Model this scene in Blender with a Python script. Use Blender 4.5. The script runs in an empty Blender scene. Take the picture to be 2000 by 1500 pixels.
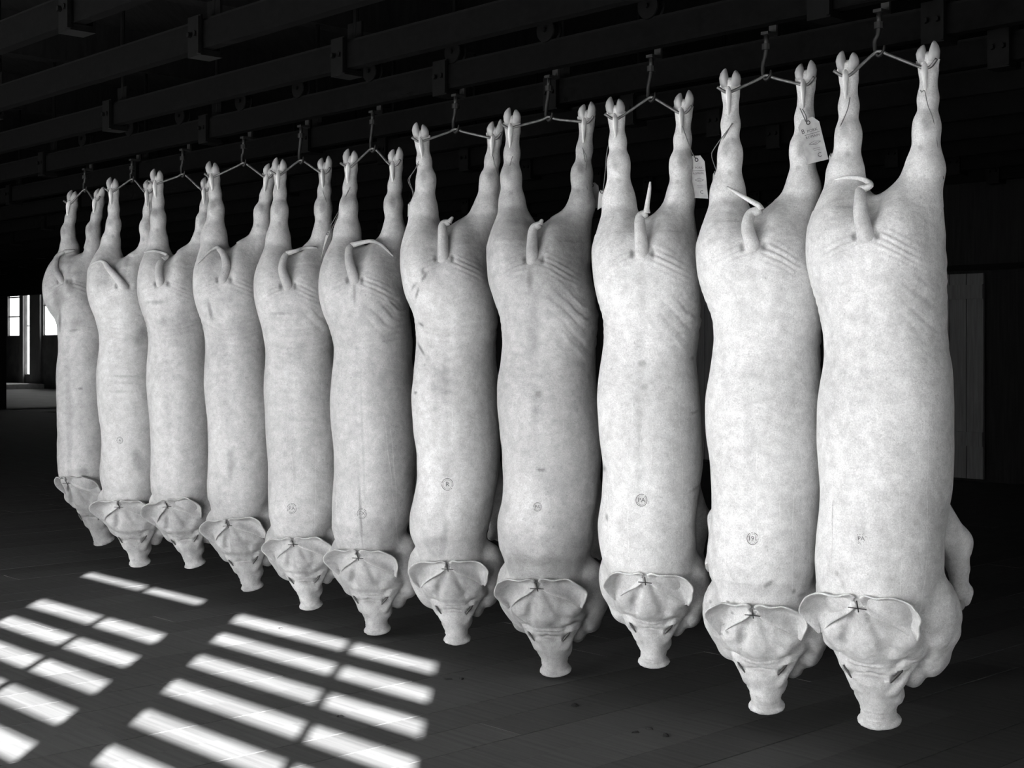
import bpy, bmesh, math, random
import numpy as np
from mathutils import Vector, Matrix
from mathutils.bvhtree import BVHTree

SC = bpy.context.scene
COL = SC.collection
PI = math.pi

# ------------------------------------------------------------------ camera
FPX = 2780.0; CXP = 975.0; CYP = 683.0; EYE = 1.30
cam_data = bpy.data.cameras.new('camera')
cam_data.sensor_width = 36.0
cam_data.lens = 36.0 * FPX / 2000.0
cam_data.shift_x = (1000.0 - CXP) / 2000.0
cam_data.shift_y = (CYP - 750.0) / 2000.0
cam_data.clip_end = 200
cam = bpy.data.objects.new('camera', cam_data)
cam.location = (0, 0, EYE); cam.rotation_euler = (PI / 2, 0, 0)
COL.objects.link(cam); SC.camera = cam

# room axes: U runs along the row of rails (away, to the left), V runs across the hall (away, to the right)
U = Vector((-0.6796, 0.7336, 0)); V = Vector((0.7336, 0.6796, 0))
def R(u, v, z=0.0): return U * u + V * v + Vector((0, 0, z))
ROOM_ROT = math.atan2(U.y, U.x)            # local +x of an object laid along the rails
VF = -1.2; VB = 13.0; U0 = -4.0; U1 = 31.0; CEIL = 3.35

# ------------------------------------------------------------------ world, sun, window light, exposure
w = bpy.data.worlds.new('world'); SC.world = w; w.use_nodes = True
bg = w.node_tree.nodes['Background']; bg.inputs[0].default_value = (0.85, 0.85, 0.85, 1); bg.inputs[1].default_value = 1.2
SUN_EL = math.radians(22)
sun = bpy.data.lights.new('sun', 'SUN'); sun.energy = 92.0; sun.angle = math.radians(0.40)
so = bpy.data.objects.new('sun', sun); COL.objects.link(so)
so.rotation_euler = Vector((0, math.cos(SUN_EL), -math.sin(SUN_EL))).to_track_quat('-Z', 'Y').to_euler()
def area(name, u, v, z, wdt, hgt, power, tilt=0.0):
    l = bpy.data.lights.new(name, 'AREA'); l.shape = 'RECTANGLE'; l.size = wdt; l.size_y = hgt; l.energy = power
    l.color = (1, 1, 1)
    o = bpy.data.objects.new(name, l); COL.objects.link(o); o.location = R(u, v, z)
    d = V.copy(); d.z = tilt
    o.rotation_euler = d.to_track_quat('-Z', 'Z').to_euler()
    return o
# soft light added at unseen low windows set into the front wall
ADDED_WINS = [(-1.3, 1.5, 22), (1.1, 1.5, 50), (3.3, 1.5, 112), (5.6, 1.5, 100), (8.2, 1.5, 88), (11.0, 1.5, 80)]
for (uu, ww, pw) in ADDED_WINS:
    area('window_daylight', uu, VF + 0.06, .90, ww - .06, 1.16, pw, 0.0)
ADDED_SIDEW = (2.2, 1.8)      # unseen window added to the end wall to light the right side: centre along V, width
area('window_daylight', U0 + .06, ADDED_SIDEW[0], 1.05, ADDED_SIDEW[1] - .06, 1.4, 75).rotation_euler = U.to_track_quat('-Z', 'Z').to_euler()
area('far_room_skylight', 36.0, 17.2, 4.45, 8.0, 3.0, 16, 0).rotation_euler = (0, 0, ROOM_ROT)  # unseen lamp added under the ceiling to brighten the next room
SC.view_settings.view_transform = 'Standard'; SC.view_settings.look = 'None'
SC.view_settings.exposure = 0.04; SC.view_settings.gamma = 1.0
try: SC.view_settings.use_curve_mapping = False
except Exception: pass
SC.cycles.max_bounces = 5
SC.cycles.diffuse_bounces = 4
SC.cycles.use_denoising = True

# ------------------------------------------------------------------ materials
def new_mat(name):
    m = bpy.data.materials.new(name); m.use_nodes = True
    nt = m.node_tree; b = nt.nodes['Principled BSDF']
    return m, nt, b
def N(nt, t, **kw):
    n = nt.nodes.new(t)
    for k, v in kw.items():
        if k in n.inputs: n.inputs[k].default_value = v
        else: setattr(n, k, v)
    return n
def noise_mat(name, g0, g1, scale=8.0, rough=0.7, bump=0.1, dist=0.004, stretch=(1, 1, 1), spec=0.3, metal=0.0, detail=6.0, rnd=0.0, coord='Object'):
    m, nt, b = new_mat(name)
    tc = N(nt, 'ShaderNodeTexCoord'); mp = N(nt, 'ShaderNodeMapping'); mp.inputs['Scale'].default_value = stretch
    nt.links.new(tc.outputs[coord], mp.inputs['Vector'])
    nz = N(nt, 'ShaderNodeTexNoise', Scale=scale, Detail=detail); nt.links.new(mp.outputs[0], nz.inputs['Vector'])
    rp = N(nt, 'ShaderNodeValToRGB'); rp.color_ramp.elements[0].position = .3; rp.color_ramp.elements[1].position = .7
    rp.color_ramp.elements[0].color = (g0, g0, g0, 1); rp.color_ramp.elements[1].color = (g1, g1, g1, 1)
    nt.links.new(nz.outputs['Fac'], rp.inputs[0])
    out = rp.outputs[0]
    if rnd:
        oi = N(nt, 'ShaderNodeObjectInfo'); mr = N(nt, 'ShaderNodeMapRange'); mr.inputs['To Min'].default_value = 1 - rnd; mr.inputs['To Max'].default_value = 1 + rnd
        nt.links.new(oi.outputs['Random'], mr.inputs['Value'])
        mx = N(nt, 'ShaderNodeVectorMath', operation='SCALE'); nt.links.new(out, mx.inputs[0]); nt.links.new(mr.outputs[0], mx.inputs['Scale'])
        out = mx.outputs[0]
    nt.links.new(out, b.inputs['Base Color'])
    b.inputs['Roughness'].default_value = rough; b.inputs['Metallic'].default_value = metal
    b.inputs['Specular IOR Level'].default_value = spec
    if bump:
        bp = N(nt, 'ShaderNodeBump', Strength=bump, Distance=dist); nt.links.new(nz.outputs['Fac'], bp.inputs['Height']); nt.links.new(bp.outputs[0], b.inputs['Normal'])
    return m
def skin_mat(name, tone=1.0, use_attr=True):
    m, nt, b = new_mat(name); L = nt.links.new
    tc = N(nt, 'ShaderNodeTexCoord')
    oi = N(nt, 'ShaderNodeObjectInfo')
    add = N(nt, 'ShaderNodeVectorMath', operation='ADD'); sc = N(nt, 'ShaderNodeVectorMath', operation='SCALE'); sc.inputs['Scale'].default_value = 1.0
    L(oi.outputs['Location'], sc.inputs[0]); L(tc.outputs['Object'], add.inputs[0]); L(sc.outputs[0], add.inputs[1])
    def ramp(fac, p0, p1, c0, c1):
        r = N(nt, 'ShaderNodeMapRange'); r.inputs['From Min'].default_value = p0; r.inputs['From Max'].default_value = p1
        r.inputs['To Min'].default_value = c0; r.inputs['To Max'].default_value = c1; L(fac, r.inputs['Value']); return r.outputs[0]
    def nz(scale, detail=5.0, rough=.6, st=(1, 1, 1)):
        mp = N(nt, 'ShaderNodeMapping'); mp.inputs['Scale'].default_value = st; L(add.outputs[0], mp.inputs['Vector'])
        n = N(nt, 'ShaderNodeTexNoise', Scale=scale, Detail=detail, Roughness=rough); L(mp.outputs[0], n.inputs['Vector']); return n.outputs['Fac']
    def mul(a, c):
        n = N(nt, 'ShaderNodeMath', operation='MULTIPLY'); L(a, n.inputs[0])
        if isinstance(c, (int, float)): n.inputs[1].default_value = c
        else: L(c, n.inputs[1])
        return n.outputs[0]
    big = ramp(nz(5.0, 4.0, .6, (1, 1, .6)), .35, .66, .86, 1.06)
    med = ramp(nz(26.0, 8.0, .72), .36, .64, .80, 1.08)
    fine = ramp(nz(260.0, 3.0, .7), .33, .67, .80, 1.14)
    vein = ramp(nz(60.0, 8.0, .8), .30, .43, .62, 1.0)
    val = mul(mul(mul(big, med), fine), vein)
    # pale vertical drip lines
    sep = N(nt, 'ShaderNodeSeparateXYZ'); L(add.outputs[0], sep.inputs[0])
    if use_attr:
        at = N(nt, 'ShaderNodeAttribute'); at.attribute_name = 'tone'
        val = mul(val, at.outputs['Fac'])
    val = mul(val, 0.76 * tone)
    cl = N(nt, 'ShaderNodeClamp'); cl.inputs['Max'].default_value = .86; L(val, cl.inputs['Value'])
    L(cl.outputs[0], b.inputs['Base Color'])
    b.inputs['Roughness'].default_value = .52; b.inputs['Specular IOR Level'].default_value = .34
    bp = N(nt, 'ShaderNodeBump', Strength=.30, Distance=.0022); L(nz(120.0, 4.0, .65), bp.inputs['Height'])
    bp2 = N(nt, 'ShaderNodeBump', Strength=.35, Distance=.010); L(nz(22.0, 3.0, .5, (1, 1, 1.5)), bp2.inputs['Height']); L(bp.outputs[0], bp2.inputs['Normal'])
    L(bp2.outputs[0], b.inputs['Normal'])
    return m
def emis_mat(name, s):
    m, nt, b = new_mat(name)
    b.inputs['Base Color'].default_value = (.8, .8, .8, 1); b.inputs['Emission Color'].default_value = (1, 1, 1, 1); b.inputs['Emission Strength'].default_value = s
    return m
M = dict(
    skin=skin_mat('scalded_skin'), ear=skin_mat('ear_skin', .94), tail=skin_mat('tail_skin', .86),
    hoof=noise_mat('hoof_horn', .27, .44, 40, .5, .15, .002, (1, 1, .4)),
    tendon=noise_mat('tendon', .58, .78, 60, .35, .2, .002, (3, 3, .4), .5),
    eye=noise_mat('eye_slit', .04, .09, 60, .3, 0), flesh=noise_mat('cut_flesh', .10, .30, 45, .45, .4, .003),
    ink=noise_mat('stamp_ink', .09, .17, 200, .8, 0), pin=noise_mat('pin_steel', .05, .1, 50, .4, 0, metal=.5),
    steel=noise_mat('gambrel_steel', .09, .19, 60, .48, .2, .001, metal=.5, spec=.4),
    hook=noise_mat('hook_iron', .007, .018, 50, .5, .15, .001, metal=.2, spec=.3),
    string=noise_mat('twine', .10, .18, 300, .9, 0),
    tag=noise_mat('manila_card', .30, .44, 35, .85, .05, .001), print=noise_mat('print_ink', .05, .08, 100, .9, 0),
    plank=noise_mat('floor_plank', .060, .090, 5.0, .72, .25, .003, (.35, 9, 1), .18, rnd=.16, coord='Object'),
    base=noise_mat('under_floor', .004, .008, 5, .9, 0, spec=.0),
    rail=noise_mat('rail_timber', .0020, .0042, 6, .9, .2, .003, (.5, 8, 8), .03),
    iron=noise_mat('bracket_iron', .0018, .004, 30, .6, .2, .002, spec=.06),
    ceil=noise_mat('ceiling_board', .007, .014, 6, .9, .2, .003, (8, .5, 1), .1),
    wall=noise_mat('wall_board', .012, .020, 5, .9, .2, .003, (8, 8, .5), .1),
    door=noise_mat('door_board', .10, .15, 6, .8, .15, .003, (8, 8, .5), .2),
    white=noise_mat('window_paint', .45, .6, 10, .6, .05, .002), farwall=noise_mat('far_wall_board', .07, .12, 3, .9, .1, .003),
    farfloor=noise_mat('far_floor', .12, .18, 2, .6, .05, .003),
    scrap=noise_mat('scrap', .006, .02, 80, .5, .3, .002),
    glow=emis_mat('daylight_pane', 5.0), pane=emis_mat('whitewashed_pane', 1.5))  # pane glows softly in the added windows

# ------------------------------------------------------------------ helpers
def tag(o, label=None, cat=None, group=None, kind=None):
    if label: o['label'] = label
    if cat: o['category'] = cat
    if group: o['group'] = group
    if kind: o['kind'] = kind
    return o
def empty(name, loc, rz=0.0):
    o = bpy.data.objects.new(name, None); COL.objects.link(o); o.location = loc; o.rotation_euler = (0, 0, rz); o.empty_display_size = .1
    return o
def link_mesh(name, me, mat, parent=None, loc=(0, 0, 0), smooth=False):
    if mat and not me.materials: me.materials.append(mat)
    o = bpy.data.objects.new(name, me); COL.objects.link(o); o.location = loc
    if parent: o.parent = parent
    if smooth:
        me.polygons.foreach_set('use_smooth', [True] * len(me.polygons))
    return o
def mesh_vf(name, v, f, mat, parent=None, loc=(0, 0, 0), smooth=False):
    me = bpy.data.meshes.new(name); me.from_pydata([tuple(map(float, p)) for p in v], [], f); me.update()
    return link_mesh(name, me, mat, parent, loc, smooth)
class MB:
    def __init__(s): s.v = []; s.f = []
    def box(s, c, d, rot=None, ch=0.0):
        """box centre c, full size d"""
        hx, hy, hz = d[0] / 2, d[1] / 2, d[2] / 2; n = len(s.v)
        pts = [Vector((x, y, z)) for z in (-hz, hz) for (x, y) in ((-hx, -hy), (hx, -hy), (hx, hy), (-hx, hy))]
        if rot: pts = [rot @ p for p in pts]
        c = Vector(c); s.v += [p + c for p in pts]
        s.f += [(n + 3, n + 2, n + 1, n), (n + 4, n + 5, n + 6, n + 7), (n, n + 1, n + 5, n + 4), (n + 1, n + 2, n + 6, n + 5), (n + 2, n + 3, n + 7, n + 6), (n + 3, n, n + 4, n + 7)]
    def tube(s, pts, rad, seg=8, flat=1.0):
        pts = [Vector(p) for p in pts]; n0 = len(s.v); k = len(pts)
        if isinstance(rad, (int, float)): rad = [rad] * k
        up = None
        for i, p in enumerate(pts):
            t = (pts[min(i + 1, k - 1)] - pts[max(i - 1, 0)]).normalized()
            if up is None:
                up = t.orthogonal().normalized()
            up = (up - t * up.dot(t))
            up = up.normalized() if up.length > 1e-6 else t.orthogonal().normalized()
            bb = t.cross(up)
            for j in range(seg):
                a = 2 * PI * j / seg
                s.v.append(p + (up * math.cos(a) + bb * math.sin(a) * flat) * rad[i])
        for i in range(k - 1):
            for j in range(seg):
                a = n0 + i * seg + j; b = n0 + i * seg + (j + 1) % seg
                s.f.append((a, b, b + seg, a + seg))
        s.f.append(tuple(n0 + j for j in reversed(range(seg)))); s.f.append(tuple(n0 + (k - 1) * seg + j for j in range(seg)))
    def build(s, name, mat, parent=None, loc=(0, 0, 0), smooth=False):
        return mesh_vf(name, s.v, s.f, mat, parent, loc, smooth)
def settone(o, t):
    a = o.data.attributes.new('tone', 'FLOAT', 'POINT'); a.data.foreach_set('value', np.full(len(o.data.vertices), t, np.float32)); return o
def spline(pts, n):
    """Catmull-Rom through pts"""
    P = [Vector(p) for p in pts]; P = [P[0] * 2 - P[1]] + P + [P[-1] * 2 - P[-2]]; out = []
    m = len(P) - 3
    for i in range(m):
        for j in range(n):
            t = j / n; a, b, c, d = P[i:i + 4]
            out.append(.5 * ((2 * b) + (c - a) * t + (2 * a - 5 * b + 4 * c - d) * t * t + (3 * b - a - 3 * c + d) * t ** 3))
    out.append(P[-2]); return out
def lerp_list(a, n):
    a = list(a); return [float(np.interp(i / (n - 1), np.linspace(0, 1, len(a)), a)) for i in range(n)]

# ================================================================== THE SETTING
# floor: boards laid across the hall (along V)
fl = MB(); fl.box((0, 0, 0), (U1 - U0 + .4, VB - VF + .4, .06))
floor = fl.build('floor', M['base']); floor.location = R((U0 + U1) / 2, (VB + VF) / 2, -.075); floor.rotation_euler.z = ROOM_ROT
tag(floor, kind='structure')
rng = random.Random(5)
BW = .2135
def plank_mesh(L, k):
    v = []; c = .0008; hx = BW / 2 - .0016; hl = L / 2 - .0016
    for (x, y, z) in ((hx, hl, -.045), (hx, hl, -c), (hx - c, hl - c, 0)):
        v += [(-x, -y, z), (x, -y, z), (x, y, z), (-x, y, z)]
    f = [(8, 9, 10, 11)]
    for a in (0, 4):
        for j in range(4): f.append((a + j, a + (j + 1) % 4, a + 4 + (j + 1) % 4, a + 4 + j))
    me = bpy.data.meshes.new('plank'); me.from_pydata([tuple(p) for p in v], [], f); me.update(); me.materials.append(M['plank'])
    return me
PL = {L: plank_mesh(L, 0) for L in (2.4, 3.0, 3.6, 4.2, 4.8)}
def U_to_local(u, v, z):     # point in floor's local frame (local x = U, local y = -V or +V)
    p = R(u, v, z) - floor.location; return Matrix.Rotation(-ROOM_ROT, 3, 'Z') @ p
far = MB(); count = 0
nrow = int((U1 - U0) / BW) + 1
for r in range(nrow):
    uu = U0 + (r + .5) * BW; vv = VF - rng.random() * 2.0
    while vv < VB:
        L = rng.choice((2.4, 3.0, 3.6, 4.2, 4.8))
        c = vv + L / 2
        if c + L / 2 > VF + .05:
            p = R(uu, c); d = (p.x / max(p.y, .1))
            near = p.y > -2 and uu < 13.0 and -.3 < uu and c < 9.0 and p.y < 12 and abs(d) < 1.1 and count < 290
            lp = U_to_local(uu, c, 0)
            if near:
                o = bpy.data.objects.new('plank', PL[L]); COL.objects.link(o); o.parent = floor; o.location = lp + Vector((0, 0, rng.uniform(-.0012, .0012)))
                o.rotation_euler = (0, 0, PI if rng.random() < .5 else 0); count += 1
            else:
                far.box((lp.x, lp.y, lp.z - .0225), (BW - .0032, L - .0032, .045))
        vv += L
fo = far.build('plank', M['plank'], floor); fo['kind'] = 'stuff'

# ceiling, cross joists
def room_box(mb, u0, u1, v0, v1, z0, z1):
    rot = Matrix.Rotation(ROOM_ROT, 3, 'Z')
    mb.box(R((u0 + u1) / 2, (v0 + v1) / 2, (z0 + z1) / 2), (u1 - u0, v1 - v0, z1 - z0), rot)
def struct(name, boxes, mat):
    mb = MB()
    for b in boxes: room_box(mb, *b)
    return tag(mb.build(name, mat), kind='structure')
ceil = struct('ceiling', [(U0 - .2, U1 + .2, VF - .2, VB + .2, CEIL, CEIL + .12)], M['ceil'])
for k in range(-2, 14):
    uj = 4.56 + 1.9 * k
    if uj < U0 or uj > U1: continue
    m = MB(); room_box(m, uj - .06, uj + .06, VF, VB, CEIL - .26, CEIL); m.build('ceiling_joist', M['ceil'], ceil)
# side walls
sa, sb_ = ADDED_SIDEW[0] - ADDED_SIDEW[1] / 2, ADDED_SIDEW[0] + ADDED_SIDEW[1] / 2
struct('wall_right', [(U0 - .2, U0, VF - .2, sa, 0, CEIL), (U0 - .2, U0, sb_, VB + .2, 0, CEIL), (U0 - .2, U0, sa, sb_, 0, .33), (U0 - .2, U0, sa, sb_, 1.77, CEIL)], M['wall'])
w_ = empty('window_20', R(U0, ADDED_SIDEW[0], .33)); tag(w_, kind='structure'); inv = w_.matrix_basis.inverted()  # unseen window, added to hold the light from the right
for nm, bx, mt in (('pane', (U0 - .10, U0 - .09, sa, sb_, .33, 1.77), 'pane'), ('window_frame', (U0 - .09, U0 - .02, sa, sa + .05, .33, 1.77), 'white'), ('window_frame', (U0 - .09, U0 - .02, sb_ - .05, sb_, .33, 1.77), 'white'), ('window_frame', (U0 - .09, U0 - .03, ADDED_SIDEW[0] - .02, ADDED_SIDEW[0] + .02, .33, 1.77), 'white'), ('window_frame', (U0 - .09, U0 - .02, sa, sb_, .33, .39), 'white')):
    mb = MB(); room_box(mb, *bx); mb.v = [inv @ p for p in mb.v]; mb.build(nm, M[mt], w_)
struct('wall_left', [(U1, U1 + .2, VF - .2, VB + .2, 0, CEIL)], M['wall'])

# front wall (behind the photographer): low windows added for soft light, louvred ventilators above them
HS = EYE / 1.5
tE = math.tan(SUN_EL); cosv = .6796; cosu = .7336
vent_u = []
def src_u(u, v): return u - cosu * (v - VF + .035) / cosv
def src_z(v): return (v - VF + .035) / cosv * tE
half = .080 / cosv * tE
# every ventilator bay: right jamb, mullion and left jamb where its light falls at ref_v, and the rows of slots
rowsA = [3.750 - .3145 * k for k in range(8)]
rowsB = [3.870, 3.225, 2.905, 2.600, 2.300, 2.0, 1.7]
ref_v = 3.75
bays = [(4.26, 4.985, 5.965, rowsA), (6.12, 6.84, 7.60, rowsB), (9.0, 9.7, 10.4, rowsB)]
slots = []
for a_, m_, b_, rows in bays:
    slots.append((src_u(a_, ref_v), src_u(m_, ref_v), src_u(b_, ref_v), [src_z(v) for v in rows]))
ztop = max(x[3][0] for x in slots) + half + .06; zbot = min(x[3][-1] for x in slots) - half - .04
front = []
edges = []
# solid parts around the vents
cuts = sorted(slots)
prev = U0
for (a, m_, b, zc) in cuts:
    front.append((prev, a, VF - .2, VF, zbot, ztop)); prev = b
front.append((prev, U1, VF - .2, VF, zbot, ztop))
front.append((U0, U1, VF - .2, VF, ztop, CEIL))
# below the vents: added windows z .5 .. 1.82
prev = U0
wz0, wz1 = .28, 1.52
for (uu, ww, pw) in ADDED_WINS:
    front.append((prev, uu - ww / 2, VF - .2, VF, wz0, wz1)); prev = uu + ww / 2
front.append((prev, U1, VF - .2, VF, wz0, wz1))
front.append((U0, U1, VF - .2, VF, 0, wz0)); front.append((U0, U1, VF - .2, VF, wz1, zbot))
struct('wall_front', front, M['wall'])
for i, (a, m_, b, zc) in enumerate(cuts):
    w_ = empty('window_%d' % (i + 4), R((a + b) / 2, VF, zbot)); tag(w_, kind='structure')
    inv = w_.matrix_basis.inverted()
    def wpart(nm, bx, mat):
        mb = MB(); room_box(mb, *bx); mb.v = [inv @ p for p in mb.v]; return mb.build(nm, mat, w_)
    # slats between the slots
    zz = [ztop] + [z for c in zc for z in (c + half, c - half)] + [zbot]
    for k in range(0, len(zz), 2):
        wpart('slat', (a, b, VF - .05, VF - .02, zz[k + 1], zz[k]), M['wall'])
    wpart('mullion', (m_ - .013, m_ + .013, VF - .08, VF - .05, zbot, ztop), M['wall'])
for i, (uu, ww, pw) in enumerate(ADDED_WINS):
    w_ = empty('window_%d' % (i + 10), R(uu, VF, wz0)); tag(w_, kind='structure'); inv = w_.matrix_basis.inverted()  # unseen window, added to hold one of the soft lights
    mb = MB(); room_box(mb, uu - ww / 2, uu + ww / 2, VF - .10, VF - .09, wz0, wz1); mb.v = [inv @ p for p in mb.v]; mb.build('pane', M['pane'], w_)
    for bx in ((uu - ww / 2, uu - ww / 2 + .05, VF - .09, VF - .02, wz0, wz1), (uu + ww / 2 - .05, uu + ww / 2, VF - .09, VF - .02, wz0, wz1), (uu - .02, uu + .02, VF - .09, VF - .03, wz0, wz1), (uu - ww / 2, uu + ww / 2, VF - .09, VF - .02, wz0, wz0 + .06), (uu - ww / 2, uu + ww / 2, VF - .09, VF - .02, wz1 - .05, wz1)):
        mb = MB(); room_box(mb, *bx); mb.v = [inv @ p for p in mb.v]; mb.build('window_frame', M['white'], w_)

# back wall with a wide doorway into the next room (far left) and two grey sliding doors (right)
def u_at(px, v):
    d = Vector(((px - CXP) / FPX, 1, 0)); t = v / d.dot(V); return (d * t).dot(U), t
ua, _ = u_at(-5, VB); ub, _ = u_at(150, VB)
HEAD = EYE + 108 * u_at(60, VB)[1] / FPX
struct('wall_back', [(U0, ub, VB, VB + .2, 0, CEIL), (ub, ua, VB, VB + .2, HEAD, CEIL), (ua, U1, VB, VB + .2, 0, CEIL)], M['wall'])
def sliding_door(name, pxa, pxb, h):
    u1_, _ = u_at(pxa, VB - .06); u0_, _ = u_at(pxb, VB - .06)
    root = empty(name, R((u0_ + u1_) / 2, VB - .06, 0)); tag(root, kind='structure'); inv = root.matrix_basis.inverted()
    n = max(3, int((u1_ - u0_) / .16)); st = (u1_ - u0_) / n
    for k in range(n):
        mb = MB(); room_box(mb, u0_ + k * st + .004, u0_ + (k + 1) * st - .004, VB - .06, VB - .03, .03, h); mb.v = [inv @ p for p in mb.v]; mb.build('plank', M['door'], root)
    for z in (.35, h - .25):
        mb = MB(); room_box(mb, u0_, u1_, VB - .085, VB - .06, z, z + .14); mb.v = [inv @ p for p in mb.v]; mb.build('ledge', M['door'], root)
    mb = MB(); room_box(mb, u0_ - .4, u1_ + .4, VB - .03, VB, h + .03, h + .09); mb.v = [inv @ p for p in mb.v]; mb.build('track', M['iron'], root)
sliding_door('door_1', 1330, 1500, 2.07); sliding_door('door_2', 1700, 1921, 2.05)
# next room
V2 = 21.2; ua2, _ = u_at(-60, V2); ub2 = 17.0
struct('floor_far', [(ub2, ua2, VB + .2, V2, -.07, 0.0)], M['farfloor']).name = 'floor_2'
struct('ceiling_2', [(ub2 - .2, ua2 + .2, VB + .2, V2 + .2, 4.6, 4.7), (ub2 - .2, ua2 + .2, VB + .2, VB + .25, CEIL, 4.6)], M['ceil'])
struct('wall_end', [(ua2, ua2 + .2, VB + .2, V2 + .2, 0, 4.6), (ub2 - .2, ub2, VB + .2, V2 + .2, 0, 4.6)], M['farwall'])
def hz(py, v=V2, px=60): return EYE + (CYP - py) * u_at(px, v)[1] / FPX
def upx(px, v=V2): return u_at(px, v)[0]
wall2 = []
holes = [(15, 39, 540, 656), (49, 62, 540, 732), (84, 122, 540, 656)]
pr = ub2
for (xa, xb, ya, yb) in sorted(holes, key=lambda h: -h[1]):
    wall2.append((pr, upx(xb), V2, V2 + .15, 0, 4.6)); 
    wall2.append((upx(xb), upx(xa), V2, V2 + .15, 0, hz(yb))); wall2.append((upx(xb), upx(xa), V2, V2 + .15, hz(ya), 4.6)); pr = upx(xa)
wall2.append((pr, ua2, V2, V2 + .15, 0, 4.6))
struct('wall_back_2', wall2, M['farwall'])
struct('wall_front_2', [(U1, 36.0, VB, VB + .2, 0, 4.7), (37.6, ua2 + .2, VB, VB + .2, 0, 4.7), (36.0, 37.6, VB, VB + .2, 0, 1.2), (36.0, 37.6, VB, VB + .2, 2.4, 4.7)], M['farwall'])
for i, (xa, xb, ya, yb) in enumerate(holes):
    r_ = empty('window_%d' % (i + 1) if i != 1 else 'door_3', R((upx(xa) + upx(xb)) / 2, V2, hz(yb))); tag(r_, kind='structure'); inv = r_.matrix_basis.inverted()
    def wp(nm, bx, mat):
        mb = MB(); room_box(mb, *bx); mb.v = [inv @ p for p in mb.v]; return mb.build(nm, mat, r_)
    a, b = upx(xb), upx(xa); nz_ = 3 if i == 0 else 2
    z0, z1 = hz(yb), hz(ya)
    ncol = 2 if i != 1 else 1
    for c in range(ncol):
        for k in range(nz_):
            wp('pane', (a + (b - a) * c / ncol + .02, a + (b - a) * (c + 1) / ncol - .02, V2 + .08, V2 + .09, z0 + (z1 - z0) * k / nz_ + .02, z0 + (z1 - z0) * (k + 1) / nz_ - .02), M['glow'])
    if i != 1:
        for k in range(nz_ + 1): wp('glazing_bar', (a, b, V2 + .04, V2 + .08, z0 + (z1 - z0) * k / nz_ - .025, z0 + (z1 - z0) * k / nz_ + .025), M['white'])
    else:
        wp('door_leaf', (upx(82), a, V2 - .08, V2 - .02, 0, hz(560)), M['door']); wp('door_leaf', (b, upx(42), V2 - .08, V2 - .02, 0, hz(560)), M['door'])
        wp('step', (upx(92), upx(20), V2 - 1.4, V2 - .1, 0, .16), M['white'])

# ================================================================== OVERHEAD RAILS
RB, RT = 2.400, 2.512
RV = [3.939 + d for d in (-1.715, -1.18, -.575, 0, .60, 1.18, 1.76, 2.34, 2.92, 3.5, 4.1, 4.7)]
rail_lab = ['dark timber rail nearest the camera crossing the top left corner',
            'second dark rail from the camera, crossing the top left of the picture',
            'dark rail just in front of the one the carcasses hang from',
            'dark overhead rail that carries the wheeled hooks and the row of carcasses',
            'dark overhead rail directly behind the carcass row']
ordn = ['second', 'third', 'fourth', 'fifth', 'sixth', 'seventh', 'eighth']
for i, vr in enumerate(RV):
    u0_, u1_ = 0.2, 27.0
    root = empty('overhead_rail', R(u0_, vr, RB))
    lab = rail_lab[i] if i < 5 else 'unlit overhead rail, %s behind the carcass row' % ordn[i - 5]
    tag(root, lab, 'rail', 'parallel overhead rails'); inv = root.matrix_basis.inverted()
    def rp(nm, fn, mat, par=None):
        mb = MB(); fn(mb); mb.v = [inv @ p for p in mb.v]; return mb.build(nm, mat, par or root)
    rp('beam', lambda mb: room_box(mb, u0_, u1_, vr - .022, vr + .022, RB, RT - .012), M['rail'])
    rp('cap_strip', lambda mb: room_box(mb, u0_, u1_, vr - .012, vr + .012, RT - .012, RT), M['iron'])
    for k in range(-2, 12):
        ub_ = 4.56 + 1.9 * k + (0.03 if i % 2 else -.03)
        if ub_ < u0_ + .1 or ub_ > u1_ - .1: continue
        def hang(mb):
            s = .045
            room_box(mb, ub_ - s, ub_ + s, vr - .032, vr - .022, RB - .014, RT + .012)
            room_box(mb, ub_ - s, ub_ + s, vr + .050, vr + .060, RB - .014, RT + .085)
            room_box(mb, ub_ - s, ub_ + s, vr - .032, vr + .060, RB - .024, RB - .002)
            room_box(mb, ub_ - s - .006, ub_ - s + .006, vr - .046, vr - .032, RB - .020, RT + .004)
        h = rp('hanger_bracket', hang, M['iron'])
        def bolts(mb):
            for du in (-.022, .022):
                c = R(ub_ + du, vr - .034, (RB + RT) / 2)
                mb.tube([c, c - V * .014], .010, 6)
        rp('bolt', bolts, M['iron'], h)
        def rod(mb):
            p = [R(ub_ , vr + .055, CEIL - .2), R(ub_, vr + .055, RT + .26), R(ub_ - .005, vr + .055, RT + .12), R(ub_ + .0, vr + .056, RT + .03)]
            mb.tube(spline(p, 4), .011, 8)
        rp('hanger_rod', rod, M['iron'], h)

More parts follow.
